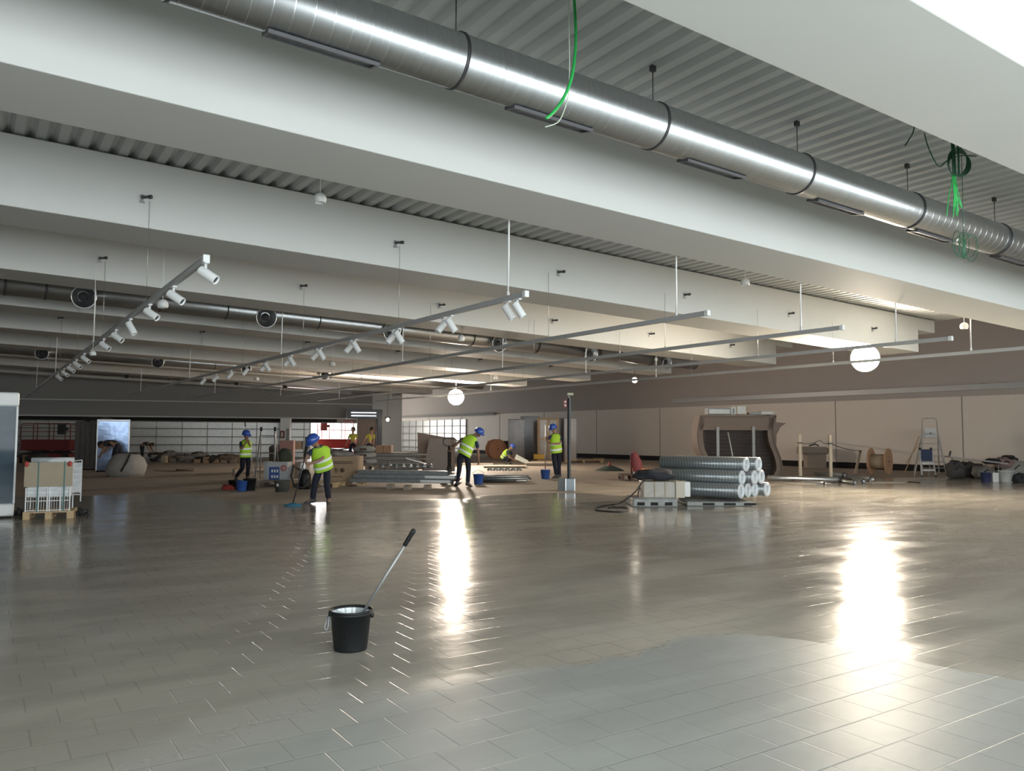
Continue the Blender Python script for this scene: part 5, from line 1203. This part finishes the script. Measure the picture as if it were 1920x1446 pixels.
# heap of gear by the right wall, each piece a thing
def sack(px, py, w_, d_, h_, label, mt, z=0, name='soft_bag', cat='bag', sd=1, rough=.32):
    t, s = put(name, label, cat, px, py); t.location.z += z
    m = MB(); m.lump((0, 0, h_*.42), w_, d_, h_*.58, rough, 20, 10, sd); m.build('cloth', mt, t)
    m = MB(); m.path([(-w_*.4, -d_*.9, h_*.5), (-w_*.1, -d_*1.02, h_*.75), (w_*.3, -d_*.95, h_*.6)], .02, 6); m.build('strap', DARKC, t); return t
DKB = mat('dark_brown_cloth', (.055, .047, .045), .85, var=.3); GYB = mat('greyish_film', (.38, .38, .36), .5, var=.2, bump=.5)
sack(1792, 897, .30, .3, .60, 'tall dark grey bag at the left end of the heap by the right wall', mat('charcoal_bag', (.07, .065, .068), .8), sd=41, rough=.28)
sack(1818, 895, .55, .3, .50, 'dark brown bag behind the tall dark grey bag in the heap', DKB, sd=42)
sack(1845, 897, .38, .28, .42, 'low grey wrapped bag in the middle of the heap', mat('mid_grey_cloth', (.2, .19, .18), .8), sd=43)
t, s = put('folding_table', 'long pale table board resting across the bags of the heap', 'table', 1780, 893)
m = MB(); m.bar((0, .1, .72), (95*s, -.25, .48), .7, .05, (0, 0, 1)); m.build('table_top', mat('pale_pinkish', (.5, .44, .43), .5), t)
m = MB(); m.bar((5*s, -.05, .70), (5*s, -.05, 0), .03); m.build('leg', STEEL, t); m = MB(); m.bar((85*s, -.25, .48), (85*s, -.25, 0), .03); m.build('leg', STEEL, t)
t, s = put('hand_tool', 'small dark tool standing up at the left corner of the table board', 'tool', 1784, 893); MB().bar((0, .1, .72), (.05, .1, .92), .05).build('tool_body', DARKM, t)
sack(1862, 894, .30, .2, .20, 'small black jacket lying on the right end of the table board', DARKC, z=.45, sd=45, rough=.3)
sack(1882, 893, .34, .25, .36, 'dusty pink bag on the right part of the heap', mat('dusty_pink', (.32, .22, .21), .85), z=.3, sd=46)
sack(1904, 893, .45, .3, .55, 'greyish film covered bag at the right end of the heap', GYB, z=.0, sd=47)
sack(1893, 892, .28, .2, .25, 'black rucksack draped over the top of the heap at right', mat('black_rucksack', (.03, .035, .032), .85), z=.50, sd=48, rough=.25)
sack(1914, 905, .25, .2, .28, 'dark bag on the floor cut by the right edge', DARKC, sd=49)
bucket(1849, 904, .13, .16, .30, 'dark blue bucket in front of the heap by the right wall', mat('dark_blue_plastic', (.04, .05, .13), .5))
t, s = put('white_canister', 'white upright canister between the dark blue and the white bucket', 'canister', 1865, 904)
MB().box(-.10, .10, -.08, .12, 0, .30).build('body', WHITEP, t, .015); MB().tube((0, 0, .30), (0, 0, .33), .03, n=12).build('cap', GREYP, t)
bucket(1886, 904, .20, .25, .36, 'wide white bucket in front of the heap at right', mat('old_white_plastic', (.55, .57, .56), .5))
t, s = put('floor_cable', 'short black cable end lying on the wet floor below the ladder', 'cable', 1714, 905)
m = MB(); m.path(smooth([Vector(p) for p in ((-.1, .2, .015), (0, .1, .015), (.06, -.1, .015), (.03, -.3, .015))]), .014, 6); m.build('cable', RUBBER, t)

# heaps along the far shelving
for k, (x, y, w_, h_, lb, mt) in enumerate(((62, 868, 1.3, .5, 'dark heap of goods under the left scissor lift', DKB), (115, 864, .8, .55, 'round black bag beside the left scissor lift', DARKC),
        (296, 866, .8, .45, 'low dark box heap right of the stooping person', DKB), (318, 866, .7, .55, 'brownish heap of bags before the far shelving', RUB), (345, 867, .9, .40, 'grey heap of sacks before the middle of the far shelving', mat('grey_sacks', (.16, .15, .145), .8, var=.3)),
        (372, 866, .7, .5, 'dusty heap with a pale bag on it before the far shelving', RUB), (395, 868, 1.1, .35, 'low dark heap left of the striding worker', DKB), (428, 868, 1.2, .42, 'brown heap of boards behind the striding worker', mat('brown_heap', (.15, .11, .085), .8, var=.4)))):
    t, s = put('goods_heap', lb, 'goods heap', x, y)
    m = MB(); m.lump((0, 0, h_*.4), w_*.62, .5, h_*.6, .3, 22, 9, 60+k); m.build('bag', mt, t)
    m = MB()
    for j in range(3): xx = -w_*.6+j*w_*.4; m.box(xx, xx+.3, -.45, -.1, 0, h_*.55+.12*(j % 2))
    m.build('small_box', (CARD, WOODG, GREYP)[k % 3], t, .01)
cube(302, 868, 8, 14, .3, 'small pale carton standing among the heaps before the far shelving', CARDL, tape=False)
t, s = put('plank', 'thin pale plank lying behind the striding worker', 'plank', 415, 856); MB().bar((0, 0, .35), (68*s, 0, .38), .05, .05).build('timber', mat('pale_plank', (.5, .45, .38), .7), t)
t, s = put('plank', 'long pale plank resting on the pallet beside the stepladder', 'plank', 437, 893); t.location.z += .16; MB().bar((0, 0, .1), (95*s, .2, .16), .1, .04).build('timber', WOOD, t); MB().box(0, .1, -.1, .1, -.16, .08).build('support', WOODG, t)

# ------------------------------------------------------------------ foreground bucket and mop
BB = at(657, 1217)
t, s = bucket(657, 1217, .108, .136, .262, 'black bucket with soapy water standing alone on the wet tiles in front', BLACKPL, mat('soapy_water', (.55, .60, .63), .25, var=.2, scale=12, bump=.3))
inner = MB(); inner.lathe([(.128, .245), (.118, .20), (.110, .16), (.107, .16), (.115, .20), (.1255, .245)], 40); inner.build('wet_inner_wall', mat('wet_grey', (.40, .43, .45), .12, var=.3, coat=.5), t)
m = MB(); m.lathe([(.142, .232), (.148, .236), (.148, .246), (.142, .25)], 40); m.build('rim_band', BLACKPL, t)
m = MB(); m.path(smooth([Vector(p) for p in ((-.140, .02, .235), (-.155, -.01, .20), (-.165, -.03, .155), (-.158, -.035, .135), (-.146, -.03, .14), (-.142, -.02, .19), (-.143, -.01, .23))]), .006, 8); m.build('bail_handle', mat('dull_wire', (.25, .26, .27), .4, metal=.6), t)
m = MB(); m.lathe([(0, 0), (.02, 0), (.02, .012), (0, .012)], 14, (-.137, 0, .225), (-1, -.2, 0)); m.build('ear', BLACKPL, t); m = MB(); m.lathe([(0, 0), (.02, 0), (.02, .012), (0, .012)], 14, (.137, 0, .225), (1, -.2, 0)); m.build('ear', BLACKPL, t)
t = thing('mop', 'wet mop with a thin silver handle and black grip leaning out of the front bucket', 'mop', BB, VIEW)
R3 = Matrix.Rotation(-VIEW, 3, 'Z')
tip = R3 @ (at(777, 993, .80)-BB); low = R3 @ (at(672, 1163, .20)-BB)
tip = Vector((low.x, low.y, low.z))+(tip-low)
d = (tip-low).normalized(); Lh = (tip-low).length
m = MB(); m.tube(low-d*.05, low+d*(Lh-.12), .0095, n=14); m.build('handle', mat('brushed_silver', (.30, .31, .31), .45, metal=.6), t)
m = MB(); m.lathe([(0, 0), (.014, 0), (.0165, .01), (.015, .03), (.0165, .05), (.015, .075), (.0165, .10), (.0165, .118), (.010, .128), (0, .129)], 16, low+d*(Lh-.125), d); m.build('grip', BLACKPL, t)
m = MB(); m.lathe([(0, 0), (.013, 0), (.012, .05), (.0095, .06)], 14, low-d*.02, d); m.build('ferrule', STEEL, t)
m = MB()
for k in range(16):
    a = k*.4; o = low-d*.045; m.path([o, o+Vector((cos(a)*.025, sin(a)*.025, .0)), o+Vector((cos(a)*.04, sin(a)*.035, -.025)), o+Vector((cos(a)*.045, sin(a)*.04, -.05))], .006, 6)
m.build('mop_strands', WHITEP, t)

# ------------------------------------------------------------------ loose green cables under the roof
def hang(name, label, pts, Y, r_, mt, cat='cable'):
    W_ = [atY(x, y, Y+dy) for x, y, dy in pts]; t = thing(name, label, cat, W_[0])
    MB().path(smooth([p-W_[0] for p in W_], 5), r_, 8).build('cable', mt, t); return t
ztp = lambda px, Y: None
p0 = atY(1075, 5, 5.1)
hang('green_cable', 'thick bright green cable hanging loose in front of the big duct', [(1071, -45, .1), (1075, -20, .05), (1079, 40, 0), (1079, 90, 0), (1072, 145, 0), (1056, 185, 0), (1038, 210, 0), (1024, 222, 0)], 5.1, .013, GREEN)
hang('white_cable', 'thin whitish cable hanging beside the thick green cable', [(1064, -45, .1), (1066, -20, .05), (1067, 60, 0), (1068, 130, 0), (1065, 180, 0), (1056, 212, 0), (1046, 229, 0), (1030, 236, 0), (1022, 238, 0)], 5.12, .0045, mat('pale_green_white', (.55, .65, .52), .6))
Yc = 4.75
t = thing('cable_coil', 'coil of dark green cable with a bright green fringe hanging at the upper right', 'cable coil', atY(1797, 305, Yc)); o = Vector(t.location)
for k in range(5):
    cxp, cyp, rx, ry = 1797+k*1.1-2, 306+k*1.5-3, 18+k*.7, 26-k
    MB().path([atY(cxp+cos(a)*rx, cyp+sin(a)*ry, Yc+.02*k)-o for a in [2*pi*j/24 for j in range(24)]], .007, 6, closed=True).build('loop', DGREEN, t)
for x0, x1 in ((1784, 1788), (1796, 1798), (1787, 1792)): MB().path([Vector((atY(x0, 262, Yc).x, Yc, zt(atY(x0, 262, Yc).x)))-o, atY(x0, 262, Yc)-o, atY((x0+x1)/2, 290, Yc)-o, atY(x1, 330, Yc)-o], .012, 6).build('drop_cable', DGREEN, t)
MB().path(smooth([atY(x, y, Yc)-o for x, y in ((1733, 250), (1742, 280), (1760, 312), (1775, 302), (1800, 292), (1830, 293))]), .007, 6).build('side_cable', DGREEN, t)
rn = random.Random(3)
for k in range(12):
    x0 = 1788+rn.uniform(-4, 5); x1 = 1790+rn.uniform(-16, 14); y1 = 375+rn.uniform(0, 34)
    MB().path(smooth([atY(x, y, Yc)-o for x, y in ((x0, 328), ((x0*2+x1)/3, 350), ((x0+x1*2)/3, 368), (x1, y1))]), .0065, 6).build('fringe_end', GREEN, t)
Yd = 4.9; t = thing('cable_coil', 'loose dark green cable bundle hanging lowest, in front of the right end of the duct', 'cable coil', atY(1806, 440, Yd)); o = Vector(t.location)
MB().path([Vector((atY(1802, 300, Yd).x, Yd, zt(atY(1802, 300, Yd).x)))-o]+[atY(x, y, Yd)-o for x, y in ((1803, 300), (1805, 360), (1806, 440))], .004, 6).build('drop_cable', DGREEN, t)
for k, (a, b_, c, d2) in enumerate(((1794, 455, 8, 22), (1822, 465, 12, 26), (1803, 460, 5, 24), (1811, 458, 6, 22), (1815, 462, 16, 22), (1800, 462, 10, 20))):
    MB().path([atY(a+cos(q)*c, b_+sin(q)*d2, Yd)-o for q in [2*pi*j/18 for j in range(18)]], .0045, 6, closed=True).build('loop', DGREEN, t)
for k in range(8):
    x1 = 1806+rn.uniform(-5, 5); MB().path([atY(1806, 438, Yd)-o, atY((1806+x1)/2+2, 460, Yd)-o, atY(x1, 475+rn.uniform(0, 12), Yd)-o], .005, 5).build('fringe_end', DGREEN, t)
MB().tube(atY(1793, 452, Yd)-o, atY(1796, 448, Yd)-o, .009, n=8).build('white_plug', WHITEP, t)
hang('dangling_cable', 'short dark cable end dangling from the roof deck left of the cable coil', [(1722, 172, .0), (1716, 225, 0), (1712, 248, 0), (1704, 262, 0), (1697, 273, 0)], 4.9, .007, DGREEN)
